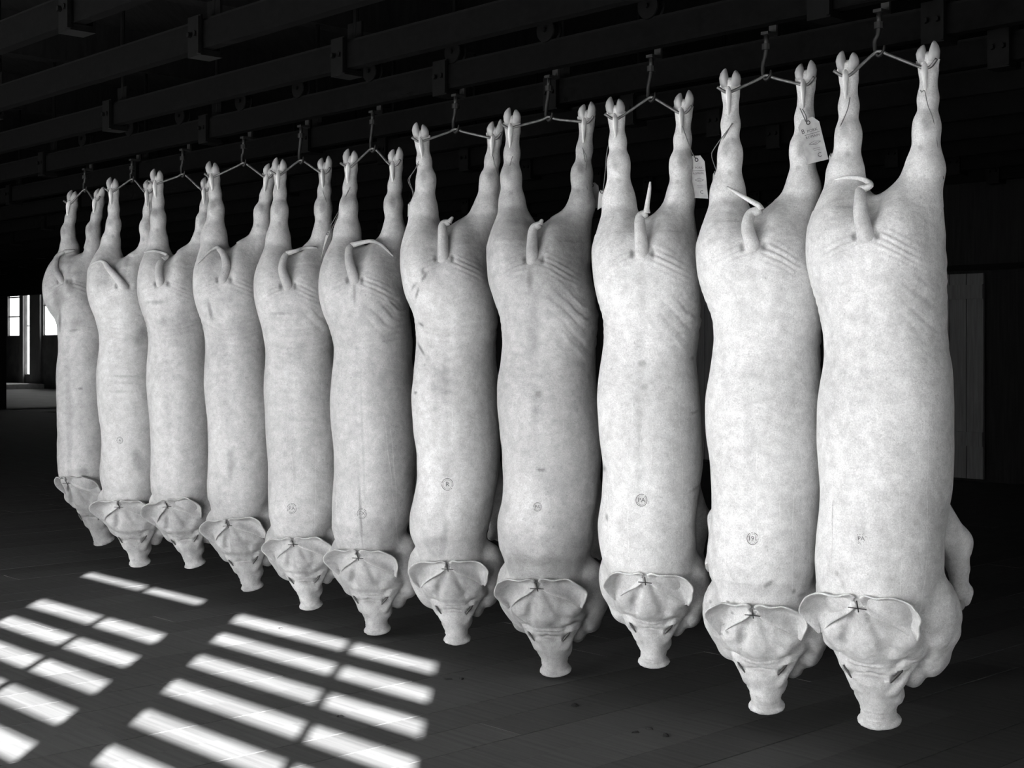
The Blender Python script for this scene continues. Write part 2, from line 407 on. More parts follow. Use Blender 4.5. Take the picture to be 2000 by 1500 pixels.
# ================================================================== CARCASSES: measured data (photograph frame, turned into metres below)
HOGS = [
 dict(ap=(1717,100), phi=17, w=1.00, tl=(1657,102), tr=(1814,85), hl=(1657,262), hr=(1811,247), bl=(1618,1685,340), br=(1770,1843,332), cr=(1711,367),
      L=[(400,1595),(450,1589),(500,1588),(600,1597),(650,1606),(720,1608),(760,1602),(850,1598),(960,1607),(1030,1602),(1080,1598),(1130,1601),(1165,1612)],
      kn=(1680,1178), sn=(1708,1428), base=(1690,458), tail=[(1690,458),(1691,420),(1697,390),(1703,378)], whip=[(1700,362),(1690,352),(1672,347),(1650,347),(1630,351)], tone=1.05),
 dict(ap=(1497,147), phi=12, w=.94, tl=(1427,137), tr=(1576,122), hl=(1426,300), hr=(1568,290), bl=(1391,1452,376), br=(1538,1600,367), cr=(1493,404),
      L=[(430,1380),(480,1376),(552,1386),(624,1392),(682,1392),(768,1380),(816,1379),(912,1389),(1008,1391),(1075,1383),(1118,1389),(1160,1403)],
      kn=(1473,1193), sn=(1492,1398), base=(1470,480), tail=[(1470,480),(1466,447),(1476,422),(1486,410)], whip=[(1481,401),(1462,390),(1440,377),(1420,365)], tone=1.05),
 dict(ap=(1272,190), phi=10, w=.90, tl=(1202,192), tr=(1337,180), hl=(1208,318), hr=(1331,320), bl=(1180,1238,392), br=(1307,1352,385), cr=(1268,413),
      L=[(440,1168),(480,1167),(548,1170),(625,1177),(706,1173),(774,1167),(842,1170),(910,1178),(978,1176),(1024,1169),(1078,1175),(1110,1187)],
      kn=(1262,1130), sn=(1273,1308), base=(1254,492), tail=[(1254,492),(1255,455),(1258,428),(1263,416)], whip=[(1264,400),(1268,375),(1270,355)], tone=1.00),
 dict(ap=(1072,228), phi=14, w=.96, tl=(1002,213), tr=(1149,202), hl=(998,345), hr=(1137,340), bl=(978,1022,395), br=(1116,1158,398), cr=(1060,436),
      L=[(440,962),(500,957),(566,965),(632,979),(676,980),(742,971),(786,970),(874,980),(940,984),(975,983),(1014,973),(1054,976),(1110,993)],
      kn=(1052,1142), sn=(1080,1325), base=(1042,505), tail=[(1040,505),(1043,480),(1049,450),(1055,438)], whip=[(1058,431),(1059,428)], tone=0.66),
 dict(ap=(890,252), phi=10, w=.88, tl=(820,242), tr=(970,236), hl=(832,350), hr=(957,352), bl=(802,852,410), br=(927,976,408), cr=(877,435),
      L=[(440,790),(500,789),(566,800),(632,811),(685,811),(764,803),(808,804),(882,814),(931,815),(979,806),(1010,800),(1054,806),(1080,820)],
      kn=(876,1105), sn=(890,1262), base=(866,502), tail=[(866,502),(868,468),(872,443),(877,434)], whip=[(882,427),(885,424)], tone=0.76),
 dict(ap=(728,290), phi=22, w=.92, tl=(687,293), tr=(775,290), hl=(681,402), hr=(769,398), bl=(655,702,452), br=(752,788,452), cr=(714,470),
      L=[(480,637),(540,634),(612,637),(668,650),(732,646),(800,645),(880,655),(940,654),(1000,650),(1050,655)],
      kn=(703,1084), sn=(730,1243), base=(692,545), tail=[(692,545),(688,515),(691,491),(697,481)], whip=[(710,473),(728,471),(745,478),(758,490),(768,500)], tone=0.66),
 dict(ap=(588,313), phi=16, w=.90, tl=(547,310), tr=(636,307), hl=(546,410), hr=(632,405), bl=(522,565,467), br=(615,648,460), cr=(582,492),
      L=[(490,508),(520,504),(600,507),(700,518),(760,515),(828,520),(900,525),(980,526),(1030,533)],
      kn=(575,1058), sn=(603,1194), base=(562,557), tail=[(562,557),(555,530),(559,509),(568,497)], whip=[(578,490),(592,485),(610,483),(620,484)], tone=0.69),
 dict(ap=(476,318), phi=22, w=.86, tl=(415,317), tr=(532,318), hl=(422,408), hr=(513,415), bl=(394,442,462), br=(500,528,450), cr=(452,482),
      L=[(490,387),(517,385),(583,388),(650,398),(700,400),(750,398),(817,407),(883,409),(933,408),(983,413)],
      kn=(448,1022), sn=(487,1157), base=(436,545), tail=[(436,545),(445,520),(442,497),(435,488)], whip=[(425,483),(410,490),(395,505),(386,515)], tone=0.68),
 dict(ap=(357,340), phi=24, w=.88, tl=(307,332), tr=(407,345), hl=(309,425), hr=(399,432), bl=(291,326,470), br=(382,410,466), cr=(332,499),
      L=[(500,277),(517,275),(583,277),(643,288),(700,288),(750,287),(817,295),(900,298),(960,301)],
      kn=(330,985), sn=(375,1112), base=(315,552), tail=[(313,552),(312,530),(316,515),(322,508)], whip=[(327,500),(318,494),(303,490),(290,491),(282,493)], tone=0.71),
 dict(ap=(258,350), phi=24, w=.90, tl=(221,348), tr=(294,350), hl=(222,438), hr=(288,444), bl=(200,233,472), br=(280,304,478), cr=(241,506),
      L=[(510,179),(533,177),(600,182),(643,192),(733,190),(767,190),(833,200),(900,201),(957,204)],
      kn=(236,985), sn=(267,1110), base=(238,557), tail=[(240,557),(228,540),(215,523),(208,514)], whip=[(198,510),(187,512),(177,518)], tone=0.78),
 dict(ap=(166,370), phi=42, w=.84, tl=(145,373), tr=(198,367), hl=(133,452), hr=(183,449), bl=(119,153,485), br=(171,196,482), cr=(146,492),
      L=[(505,97),(533,91),(577,96),(633,112),(667,112),(800,115),(867,115),(917,118)],
      kn=(136,938), sn=(193,1068), base=(121,548), tail=[(121,548),(112,530),(111,512),(119,499),(132,492)], whip=[(142,489),(146,488)], tone=0.60),
]
# skin marks and painted rump shade: (hog, px, py, rx, ry, strength, tilt deg)
STAINS_SHADE = [
 (0,1690,590,6,30,-.05,0),(0,1662,900,50,60,.05,0),(0,1800,990,24,30,-.12,0),(0,1790,1020,8,10,-.15,0),(0,1712,750,70,90,.05,0),
 (0,1634,1120,5,6,-.3,0),(0,1737,1135,12,20,-.15,0),(0,1645,1140,5,20,-.15,20),
 (1,1502,1140,5,14,-.4,-50),(1,1550,1155,6,5,-.4,0),(1,1565,1162,10,4,-.3,10),(1,1596,1147,5,5,-.4,0),(1,1450,600,8,40,-.06,0),(1,1540,1000,30,25,-.12,0),(1,1465,700,50,120,.05,0),
 (2,1255,560,14,50,-.14,0),(2,1254,710,9,8,-.3,0),(2,1258,755,10,8,-.22,0),(2,1250,820,12,70,-.13,0),(2,1305,625,22,20,-.15,0),(2,1180,915,4,9,-.45,0),(2,1185,1010,4,10,-.45,10),(2,1357,805,9,3,-.4,20),(2,1352,700,4,6,-.4,0),(2,1357,955,22,3,-.3,25),(2,1215,1020,14,30,-.12,0),
 (3,1035,545,8,26,-.35,0),(3,1045,640,20,60,-.12,0),(3,1052,770,10,8,-.35,0),(3,1048,800,12,22,-.18,0),(3,1057,918,10,4,-.4,0),(3,1072,950,14,18,-.16,20),(3,1020,980,60,70,.16,0),(3,1000,1090,50,40,-.10,0),(3,1100,1080,60,50,-.10,0),
 (4,829,540,4,14,-.5,-35),(4,826,530,5,8,-.4,0),(4,815,572,3,14,-.5,-20),(4,808,560,3,10,-.4,-35),(4,823,634,3,7,-.5,50),(4,823,683,3,16,-.5,30),(4,812,767,5,2,-.5,10),(4,857,540,24,40,-.14,0),(4,872,748,24,30,-.14,0),(4,850,800,10,60,-.1,0),(4,835,950,30,70,.16,0),(4,890,1020,16,60,.10,0),(4,866,1060,8,50,-.18,-8),
 (5,692,575,4,22,-.3,0),(5,708,850,3,130,-.14,2),(5,704,1000,2.2,70,-.35,3),(5,762,900,30,90,-.10,0),(5,755,660,14,16,-.2,20),
 (6,575,690,24,24,-.16,0),(6,548,612,26,3,-.25,0),(6,620,590,16,30,-.10,0),
 (7,410,605,5,24,-.4,15),(7,440,580,26,34,-.18,0),(7,452,905,9,40,-.28,0),(7,445,790,20,40,-.1,0),(7,470,640,30,30,-.12,0),
 (8,306,590,22,5,-.3,0),(8,345,640,40,36,-.16,0),(8,318,628,10,9,-.2,0),(8,380,880,30,130,-.10,0),
 (9,268,900,12,28,-.3,10),(9,275,655,16,26,-.28,0),(9,245,735,30,3,-.22,0),(9,245,748,28,3,-.18,0),(9,240,765,30,3,-.15,0),(9,222,590,12,16,-.12,0),
(3,1010,450,50,110,-.22,0),(3,1110,470,60,130,-.22,0),(3,1060,560,90,60,-.10,0),(4,840,470,50,70,-.14,0),(4,930,480,50,80,-.16,0),(5,680,500,40,50,-.12,0),(5,760,510,40,60,-.12,0),(7,430,510,50,50,-.10,0),(2,1200,460,40,60,-.08,0),(2,1310,470,50,70,-.10,0),(3,1060,1110,90,30,-.18,0),(4,870,1070,70,30,-.12,0),(5,720,1050,70,40,-.10,0),  # broad rump patches: weaker light up there put into the tone; darker necks
 (10,115,580,16,22,-.28,0),(10,135,560,12,16,-.3,0),(10,117,625,3,22,-.5,0),(10,148,632,22,12,-.22,0),(10,145,645,12,3,-.35,8),(10,157,759,7,2.5,-.5,0),(10,162,922,12,9,-.3,0),(10,135,820,9,110,-.18,0),(10,112,600,9,20,-.2,0),
]
# ---------------------------------------------------------------- signed distance sculpting
def smin(a, b, k):
    h = np.maximum(k - np.abs(a - b), 0) / k
    return np.minimum(a, b) - h * h * k * .25
def smax(a, b, k): return -smin(-a, -b, k)
def ellipsoid(P, c, r, Rm=None):
    q = P - np.asarray(c, np.float32)
    if Rm is not None: q = q @ Rm
    r = np.asarray(r, np.float32)
    k0 = np.sqrt(np.sum((q / r) ** 2, 1)); k1 = np.sqrt(np.sum((q / (r * r)) ** 2, 1)) + 1e-9
    return k0 * (k0 - 1) / k1
def rcone(P, a, b, ra, rb):
    a = np.asarray(a, np.float32); b = np.asarray(b, np.float32); ab = b - a
    q = P - a; t = np.clip(q @ ab / (ab @ ab), 0, 1)
    d = np.sqrt(np.sum((q - t[:, None] * ab) ** 2, 1)); return d - (ra + (rb - ra) * t)
def interp_profile(z, zs, vs):
    o = np.argsort(zs); return np.interp(z, np.asarray(zs)[o], np.asarray(vs)[o]).astype(np.float32)
def smooth_profile(zs, vs, n=260):
    zs = np.asarray(zs, float); vs = np.asarray(vs, float); o = np.argsort(zs); zs = zs[o]; vs = vs[o]
    zz = np.linspace(zs[0], zs[-1], n); v = np.interp(zz, zs, vs)
    k = np.hanning(21); k /= k.sum(); vp = np.pad(v, 10, mode='edge'); return zz, np.convolve(vp, k, 'valid')

# widths of a carcass against height below the gambrel hook
AZ = [(-.46, .05), (-.50, .12), (-.55, .168), (-.60, .190), (-.66, .203), (-.74, .203), (-.82, .196), (-.89, .189), (-.96, .190), (-1.04, .200), (-1.12, .207), (-1.25, .207), (-1.36, .200), (-1.46, .193), (-1.54, .194), (-1.62, .196), (-1.69, .188), (-1.76, .160), (-1.82, .13), (-1.88, .08)]

class Hog: pass
FEET = {}
def setup(i, d):
    h = Hog(); h.i = i; h.d = d; xa, ya = d['ap']
    Y = 1 / ((xa + 1600) * 6.70e-5); h.Y = Y; h.mp = Y / FPX
    h.A = Vector(((xa - CXP) * Y / FPX, Y, EYE + (CYP - ya) * Y / FPX))
    al = math.atan((xa - CXP) / FPX); psi = al + math.radians(d['phi']); h.psi = psi; h.phi = math.radians(d['phi'])
    h.ex = Vector((math.cos(psi), -math.sin(psi), 0)); h.ey = Vector((math.sin(psi), math.cos(psi), 0))
    return h
def loc(h, px, py, yl=0.0):
    D = Vector(((px - CXP) / FPX, 1, (CYP - py) / FPX)); A = h.A - Vector((0, 0, EYE))
    t = (yl + A.dot(h.ey)) / D.dot(h.ey); q = D * t - A
    return np.array([q.dot(h.ex), yl, q.z], np.float32)

def build_body(h, step):
    d = h.d; rg = random.Random(100 + h.i); W = d['w']
    prims = []     # (fn, zmin, zmax, op, k)
    # torso
    app = math.sqrt(math.cos(h.phi) ** 2 + (.96 * math.sin(h.phi)) ** 2)
    zs = []; cs = []
    for (py, lx) in d['L']:
        z = loc(h, lx, py)[2]; a = np.interp(-z, [-p[0] for p in AZ], [p[1] for p in AZ]) * W
        if z > -.56: a = np.interp(.58, [-p[0] for p in AZ], [p[1] for p in AZ]) * W + .008
        c = loc(h, lx + a * app / h.mp, py); zs.append(c[2]); cs.append(c[0])
    h.zc, h.cx = smooth_profile(zs, cs)
    crz = loc(h, *d['cr'])[2]; h.crz = crz
    az = [(crz - .050, .085), (crz - .075, .115)] + [(z, a * W) for (z, a) in AZ if z < crz - .10]
    zz, av = smooth_profile([p[0] for p in az], [p[1] for p in az], 400)
    K = loc(h, d['kn'][0], d['kn'][1], -.155 * W); K[1] = -.150 * W
    ys = .0 if h.i < 9 else (.03 if h.i == 9 else .07)
    S = loc(h, d['sn'][0], d['sn'][1], ys)
    h.K = K; h.S = S
    zmid = [-.45, -.60, -.75, -.9, -1.1, -1.35, -1.55, -1.7, -1.9]
    ymid = [.02, .01, .012, .022, .012, .004, .0, .0, .02]
    def torso(P):
        z = P[:, 2]; a = np.interp(z, zz, av).astype(np.float32); cx = np.interp(z, h.zc, h.cx).astype(np.float32)
        cy = interp_profile(z, zmid, ymid)
        b = a * .96
        over = np.maximum(z - zz[-1], 0) + np.maximum(zz[0] - z, 0)
        q = (np.abs((P[:, 0] - cx) / a) ** 2.25 + np.abs((P[:, 1] - cy) / b) ** 2.25) ** (1 / 2.25)
        return smax((q - 1) * np.minimum(a, b) * .9, np.maximum(z - zz[-1] - .02, zz[0] - z), .05)
    prims.append((torso, -2.1, -.3, 'u', .03))
    # hind legs and hams
    h.legs = []
    for s, tp, hk, bt in ((-1, d['tl'], d['hl'], d['bl']), (1, d['tr'], d['hr'], d['br'])):
        T = loc(h, *tp, 0.0); H = loc(h, *hk, .004)
        bo = loc(h, bt[0], bt[2], .01); bi = loc(h, bt[1], bt[2], .01)
        B = (bo + bi) / 2; rb = max(.046, min(.060, abs(bi[0] - bo[0]) * .5 * math.cos(h.phi)))
        dirn = (H - T) / np.linalg.norm(H - T)
        Wp = T + dirn * .082
        Q = T + dirn * .048
        mid = Wp * .5 + H * .5; mid[1] += .004
        cxt = float(np.interp(B[2] - .16, h.zc, h.cx))
        hipx = cxt + s * .094 * W
        hip = np.array([hipx * .75 + B[0] * .25, .008, B[2] - .17], np.float32)
        h.legs.append(dict(T=T, W=Wp, H=H, B=B, s=s, Q=Q, dir=dirn))
        def cone(a, b, ra, rb_, k=.02): prims.append((lambda P, a=a, b=b, ra=ra, rb_=rb_: rcone(P, a, b, ra, rb_), min(a[2], b[2]) - max(ra, rb_) - .03, max(a[2], b[2]) + max(ra, rb_) + .03, 'u', k))
        cone(Q, Wp, .024, .027, .012); 
        off = np.array([0, .010, 0], np.float32)
        cone(Wp + off, mid, .026, .029, .02)
        cone(mid, H, .027, .036, .025)
        hb = H + np.array([-s * .006, -.012, .0], np.float32); cone(hb + np.array([0, 0, .012], np.float32), hb - np.array([0, 0, .02], np.float32), .027, .029, .02)
        cone(H, B, .035, rb, .03)
        cone(B, hip, rb, .105 * W, .035)
        hc = np.array([cxt + s * .092 * W, .006, B[2] - .235], np.float32)
        prims.append((lambda P, hc=hc: ellipsoid(P, hc, (.110 * W, .178 * W, .185)), hc[2] - .23, hc[2] + .23, 'u', .05))
        # dew claws
        for e in (-1, 1):
            a = Wp + np.array([e * .022, .000, .012], np.float32); cone(a, a + np.array([e * .010, -.004, .016], np.float32), .009, .006, .01)
    # forelegs, folded down in front of the chest
    fl_ = {0: ((-.07, .22, -1.70), (.168, .30, -1.735)), 1: ((-.205, .13, -1.66), (.08, .26, -1.72))}.get(h.i, ((-.12, .24, -1.70), (.13, .25, -1.72)))
    for s, ft in ((-1, fl_[0]), (1, fl_[1])):
        ft = np.array(ft, np.float32); cxt = float(np.interp(-1.5, h.zc, h.cx)); ft[0] += cxt; FEET.setdefault(h.i, []).append(ft)
        a = np.array([cxt + s * .10, .11, -1.44], np.float32); m = (a + ft) / 2 + np.array([s * .035, .035, .02], np.float32)
        for (p, q, ra, rb_) in ((a, m, .075, .046), (m, ft, .046, .028)):
            prims.append((lambda P, p=p, q=q, ra=ra, rb_=rb_: rcone(P, p, q, ra, rb_), min(p[2], q[2]) - .12, max(p[2], q[2]) + .12, 'u', .03))
        for (ox, oy, oz, rr) in ((-.018, 0, -.022, .020), (.016, .004, -.026, .019), (0, -.012, .004, .026), (0.022, -.002, .0, .020)):
            c = ft + np.array([ox, oy, oz], np.float32); prims.append((lambda P, c=c, rr=rr: ellipsoid(P, c, (rr, rr, rr * 1.2)), c[2] - .08, c[2] + .08, 'u', .012))
    # ---- head frame
    eh = (S - K); Lh = float(np.linalg.norm(eh)); eh = eh / Lh
    ex = np.array([1, 0, 0], np.float32); ex = ex - eh * (ex @ eh); ex /= np.linalg.norm(ex)
    ey = np.cross(eh, ex); 
    if ey[1] < 0: ey = -ey
    sc = Lh / .37; hw = sc * (.98 if h.i else .98)
    h.HB = np.stack([ex, eh, ey], 1).astype(np.float32); h.hs = sc; h.hw = hw     # columns
    yoff = 0.0
    S2 = np.array([hw, sc, hw], np.float32)
    def HP(p): return (K + h.HB @ (np.asarray(p, np.float32) * S2)).astype(np.float32)
    h.HP = HP
    def hprim(fn, op='u', k=.02, zr=(-9, -1.55)): prims.append((fn, zr[0], zr[1], op, k))
    def hell(c, r, op='u', k=.02):
        cc = HP(c); hprim(lambda P: ellipsoid(P, cc, np.asarray(r) * S2, h.HB), op, k)
    def hcone(a, b, ra, rb_, op='u', k=.02):
        a_, b_ = HP(a), HP(b); hprim(lambda P: rcone(P, a_, b_, ra * sc, rb_ * sc), op, k)
    j = lambda m=.006: rg.uniform(-m, m)
    # skull and neck behind the ears
    hell((0, .02, .13), (.135, .12, .12), k=.04)
    hell((0, .10, .115), (.112, .11, .10), k=.03)
    # jowls
    for s in (-1, 1):
        jx = .030 if (h.i == 0 and s < 0) else .0
        hell((s * .135 + jx, .10 + j(), .155), (.072, .115, .085), k=.03)
        hell((s * .120 + jx, .185 + j(), .150), (.055, .085, .062), k=.02)
        hell((s * .075, .235 + j(), .135), (.040, .070, .050), k=.015)
    # lower jaw
    hcone((0, .20, .13), (0, .315, .085), .062, .030, k=.02)
    # face and snout
    hcone((0, .165, .090), (0, .245, .070), .090, .065, k=.010)
    hcone((0, .245, .070), (0, .305, .052), .063, .046, k=.02)
    hcone((0, .305, .050), (0, .352, .046), .043, .046, k=.015)
    hell((0, .362, .046), (.055, .011, .048), k=.008)
    hell((0, .3635, .047), (.058, .0085, .050), k=.010)
    cut = HP((0, .372, .046)); nn_ = h.HB @ np.array([0, 1, -.10], np.float32)
    prims.append((lambda P: -((P - cut) @ nn_), -9, -1.9, 's', .008))
    for s in (-1, 1):
        hell((s * .040, .292 + j(.004), .070), (.026, .034, .034), k=.010)
        hell((s * .018, .374, .046), (.010, .010, .013), 's', .004)
        # cheek bone ridge under the eye
        hcone((s * .085, .195, .075), (s * .050, .262, .038), .024, .016, k=.016)
        hcone((s * .080, .190, .052), (s * .046, .226, .026), .016, .012, k=.010)
    hell((0, .30, .02), (.022, .05, .014), k=.02)
    # forehead mass hanging over the face with a crease under it
    hell((0, .090, .064), (.104, .092, .072), k=.008)
    hcone((0, .030, .030), (0, .120, .046), .034, .056, k=.02)
    for s in (-1, 1):
        hcone((s * .020, .030, .030), (s * .082, .112, .062), .030, .050, k=.012)
        hell((s * .052, .150 + j(.004), .050), (.052, .028, .040), k=.012)
        hell((s * .100, .140 + j(.004), .085), (.040, .050, .050), k=.012)
    # grooves from the knot down the forehead, deeper on the left
    for s in (-1, 1):
        e = 1.25 if s < 0 else .8
        hcone((s * .020, .030, -.008), (s * (.056 + j(.004)), .128 + j(), -.002), .006 * e, .015 * e, 's', .014)
        hcone((s * (.056), .125, .002), (s * .056, .165, .010), .005, .003, 's', .010)
        # eyes
        hcone((s * .072, .208, .034), (s * .052, .230, .022), .0055, .0045, 's', .005)
    # brow creases
    for q in range(3):
        zc_ = .180 + q * .017
        for s in (-1, 1):
            hcone((0 + j(.004), zc_ - .006, -.006 + .008 * q), (s * .055, zc_ + .004, .010 + .005 * q), .0052, .0045, 's', .009)
    # belly slit
    def slit(P):
        cx = np.interp(P[:, 2], h.zc, h.cx)
        q = np.stack([np.abs(P[:, 0] - cx) - .012, .10 - P[:, 1], np.abs(P[:, 2] + 1.15) - .42], 1)
        return np.max(q, 1).astype(np.float32)
    prims.append((slit, -1.65, -.65, 's', .03))

    # ---- evaluate on a narrow band
    lo = np.array([min(h.cx.min(), S[0], h.legs[0]['T'][0]) - .27, -.30, S[2] - .04]); hi = np.array([max(h.cx.max(), S[0], h.legs[1]['T'][0]) + .27, .36, .06])
    C = 4; n = (np.ceil((hi - lo) / (step * C)).astype(int)) * C + 1
    def evalP(P):
        # P sorted by z ascending
        z = P[:, 2]; D = np.full(len(P), 1e3, np.float32)
        for fn, z0, z1, op, k in prims:
            a, b = np.searchsorted(z, (z0 - .02, z1 + .02))
            if b <= a: continue
            dd = fn(P[a:b]).astype(np.float32)
            if op == 'u': D[a:b] = smin(D[a:b], dd, k)
            else: D[a:b] = smax(D[a:b], -dd, k)
        return D
    gz, gy, gx = [lo[q] + np.arange(n[q]) * step for q in (2, 1, 0)]
    cz, cy, cxx = gz[::C], gy[::C], gx[::C]
    Zc, Yc, Xc = np.meshgrid(cz, cy, cxx, indexing='ij')
    Dc = evalP(np.stack([Xc.ravel(), Yc.ravel(), Zc.ravel()], 1).astype(np.float32)).reshape(Zc.shape)
    near = np.abs(Dc) < step * C * 2.6
    Df = np.repeat(np.repeat(np.repeat(Dc, C, 0), C, 1), C, 2); Nf = np.repeat(np.repeat(np.repeat(near, C, 0), C, 1), C, 2)
    o = C // 2
    Df = Df[o:o + len(gz), o:o + len(gy), o:o + len(gx)]; Nf = Nf[o:o + len(gz), o:o + len(gy), o:o + len(gx)]
    def fit(A, shape):
        pad = [(0, max(0, s - a)) for s, a in zip(shape, A.shape)]; return np.pad(A, pad, mode='edge')
    Df = fit(Df, (len(gz), len(gy), len(gx))).copy(); Nf = fit(Nf, Df.shape)
    iz, iy, ix = np.nonzero(Nf)
    P = np.stack([gx[ix], gy[iy], gz[iz]], 1).astype(np.float32)
    Df[iz, iy, ix] = evalP(P)
    # ---- surface nets
    ins = Df < 0
    c = np.zeros((Df.shape[0] - 1, Df.shape[1] - 1, Df.shape[2] - 1), np.int8)
    for a in (0, 1):
        for b in (0, 1):
            for e in (0, 1): c += ins[a:a + c.shape[0], b:b + c.shape[1], e:e + c.shape[2]]
    act = (c > 0) & (c < 8); az_, ay_, ax_ = np.nonzero(act)
    idx = np.full(c.shape, -1, np.int32); idx[az_, ay_, ax_] = np.arange(len(az_))
    acc = np.zeros((len(az_), 3)); cnt = np.zeros(len(az_))
    corners = [(a, b, e) for a in (0, 1) for b in (0, 1) for e in (0, 1)]
    for p in corners:
        for ax in range(3):
            if p[ax] == 1: continue
            q = list(p); q[ax] = 1
            d0 = Df[az_ + p[0], ay_ + p[1], ax_ + p[2]]; d1 = Df[az_ + q[0], ay_ + q[1], ax_ + q[2]]
            m = (d0 < 0) != (d1 < 0); t = np.where(m, d0 / np.where(m, d0 - d1, 1), 0)
            pos = np.stack([np.full(len(t), p[0], float), np.full(len(t), p[1], float), np.full(len(t), p[2], float)], 1); pos[:, ax] += t
            acc += pos * m[:, None]; cnt += m
    vv = acc / cnt[:, None] + np.stack([az_, ay_, ax_], 1)
    verts = np.stack([lo[0] + vv[:, 2] * step, lo[1] + vv[:, 1] * step, lo[2] + vv[:, 0] * step], 1)
    faces = []
    for ax in range(3):
        A0 = ins[tuple(slice(0, -1) if q == ax else slice(1, -1) for q in range(3))]; A1 = ins[tuple(slice(1, None) if q == ax else slice(1, -1) for q in range(3))]
        e = np.nonzero(A0 != A1); flip = A0[e]
        base = [e[0] + (0 if ax == 0 else 1), e[1] + (0 if ax == 1 else 1), e[2] + (0 if ax == 2 else 1)]
        o1, o2 = [q for q in range(3) if q != ax]
        def cell(d1, d2):
            k = [b.copy() for b in base]; k[o1] -= d1; k[o2] -= d2; return idx[k[0], k[1], k[2]]
        quad = np.stack([cell(1, 1), cell(0, 1), cell(0, 0), cell(1, 0)], 1)
        fl2 = flip if ax != 1 else ~flip
        quad[~fl2] = quad[~fl2][:, ::-1]
        quad = quad[:, ::-1]
        faces.append(quad)
    faces = np.concatenate(faces); faces = faces[(faces >= 0).all(1)]
    return verts, faces

def np_mesh(name, verts, faces):
    me = bpy.data.meshes.new(name); me.vertices.add(len(verts)); me.vertices.foreach_set('co', verts.astype(np.float32).ravel())
    me.loops.add(len(faces) * 4); me.loops.foreach_set('vertex_index', faces.astype(np.int32).ravel())
    me.polygons.add(len(faces)); me.polygons.foreach_set('loop_start', np.arange(0, len(faces) * 4, 4, dtype=np.int32))
    me.polygons.foreach_set('use_smooth', np.ones(len(faces), bool)); me.update(calc_edges=True); return me
def vnoise(P, s, seed):
    """cheap smooth value noise from sines"""
    r = np.random.RandomState(seed); out = np.zeros(len(P))
    for k in range(5):
        w_ = r.normal(size=3) * s * (1 + .5 * k); out += np.sin(P @ w_ + r.uniform(0, 6.28)) / (1 + .5 * k)
    return out / 2.6

def text_mesh(s, size):
    cu = bpy.data.curves.new('text', 'FONT'); cu.body = s; cu.size = size; cu.align_x = 'CENTER'; cu.align_y = 'CENTER'; cu.resolution_u = 2
    o = bpy.data.objects.new('text', cu); COL.objects.link(o)
    me = bpy.data.meshes.new_from_object(o.evaluated_get(bpy.context.evaluated_depsgraph_get()))
    v = [v.co.copy() for v in me.vertices]; f = [tuple(p.vertices) for p in me.polygons]
    bpy.data.objects.remove(o); bpy.data.curves.remove(cu); bpy.data.meshes.remove(me); return v, f

H2F = 2.25
labels = [
 'tall pale hog carcass at the right end of the row, a foreleg showing beside it',
 'bright hog carcass with dark freckles on its left ear, second from the right end',
 'pale hog carcass whose tail points straight up, dark spots down its spine',
 'darker grey hog carcass with a stubby tail and dark head, fourth from the right end',
 'hog carcass with dark nicks down its left rump and a stubby tail',
 'hog carcass whose thin tail arches over to the right, a dark line down its back',
 'hog carcass with a round stamp on its neck and tail curling right along the rump',
 'hog carcass fourth from the far end, tail draped left, dark blotches below it',
 'hog carcass third from the far end, thin tail curled left above the rump',
 'pale hog carcass second from the far end, tail crossing down from upper left',
 'dull narrow hog carcass at the far left end of the row, turned sideways',
]
STAMP = {0: (1682, 1052, 10, 'PA', .45), 1: (1470, 1052, 11, '191', .9), 2: (1253, 977, 11, 'PA', 1), 4: (874, 946, 11, 'R', 1), 5: (707, 1003, 9, 'EX', 1), 6: (570, 993, 9, 'PA', 1), 3: (1050, 990, 8, 'PA', 1), 9: (234, 860, 6, 'A', 1)}
STREAKS = {
 0: [[(1797,395),(1802,430),(1800,480)],[(1811,400),(1816,450),(1812,500)],[(1760,900),(1757,1000),(1760,1110),(1757,1165)],[(1819,780),(1812,900),(1810,1000),(1811,1080),(1803,1150),(1796,1200)],[(1626,930),(1625,1050),(1623,1130)]],
 1: [[(1480,850),(1478,950),(1480,1060)],[(1523,950),(1524,1040)],[(1549,960),(1548,1080),(1546,1160)],[(1580,1000),(1580,1110)],[(1416,1000),(1417,1110)]],
 2: [[(1218,790),(1225,840),(1226,900)],[(1255,830),(1249,880),(1244,940)],[(1274,810),(1274,860),(1270,920)],[(1310,820),(1313,900),(1319,960)],[(1326,780),(1328,860),(1333,940),(1332,1080)],[(1189,930),(1188,1040)],[(1227,980),(1227,1080)]],
 3: [[(1102,820),(1098,860)]],
 4: [[(884,800),(884,835)],[(931,750),(930,790)]],
 5: [[(748,800),(760,900),(770,990),(777,1060)],[(762,830),(771,930),(776,1020)],[(658,940),(658,1010)]],
 6: [[(562,818),(560,850),(558,885)],[(575,818),(576,845),(568,860),(572,920),(573,960)],[(616,880),(616,960),(614,1040)]],
}
TREE = {}
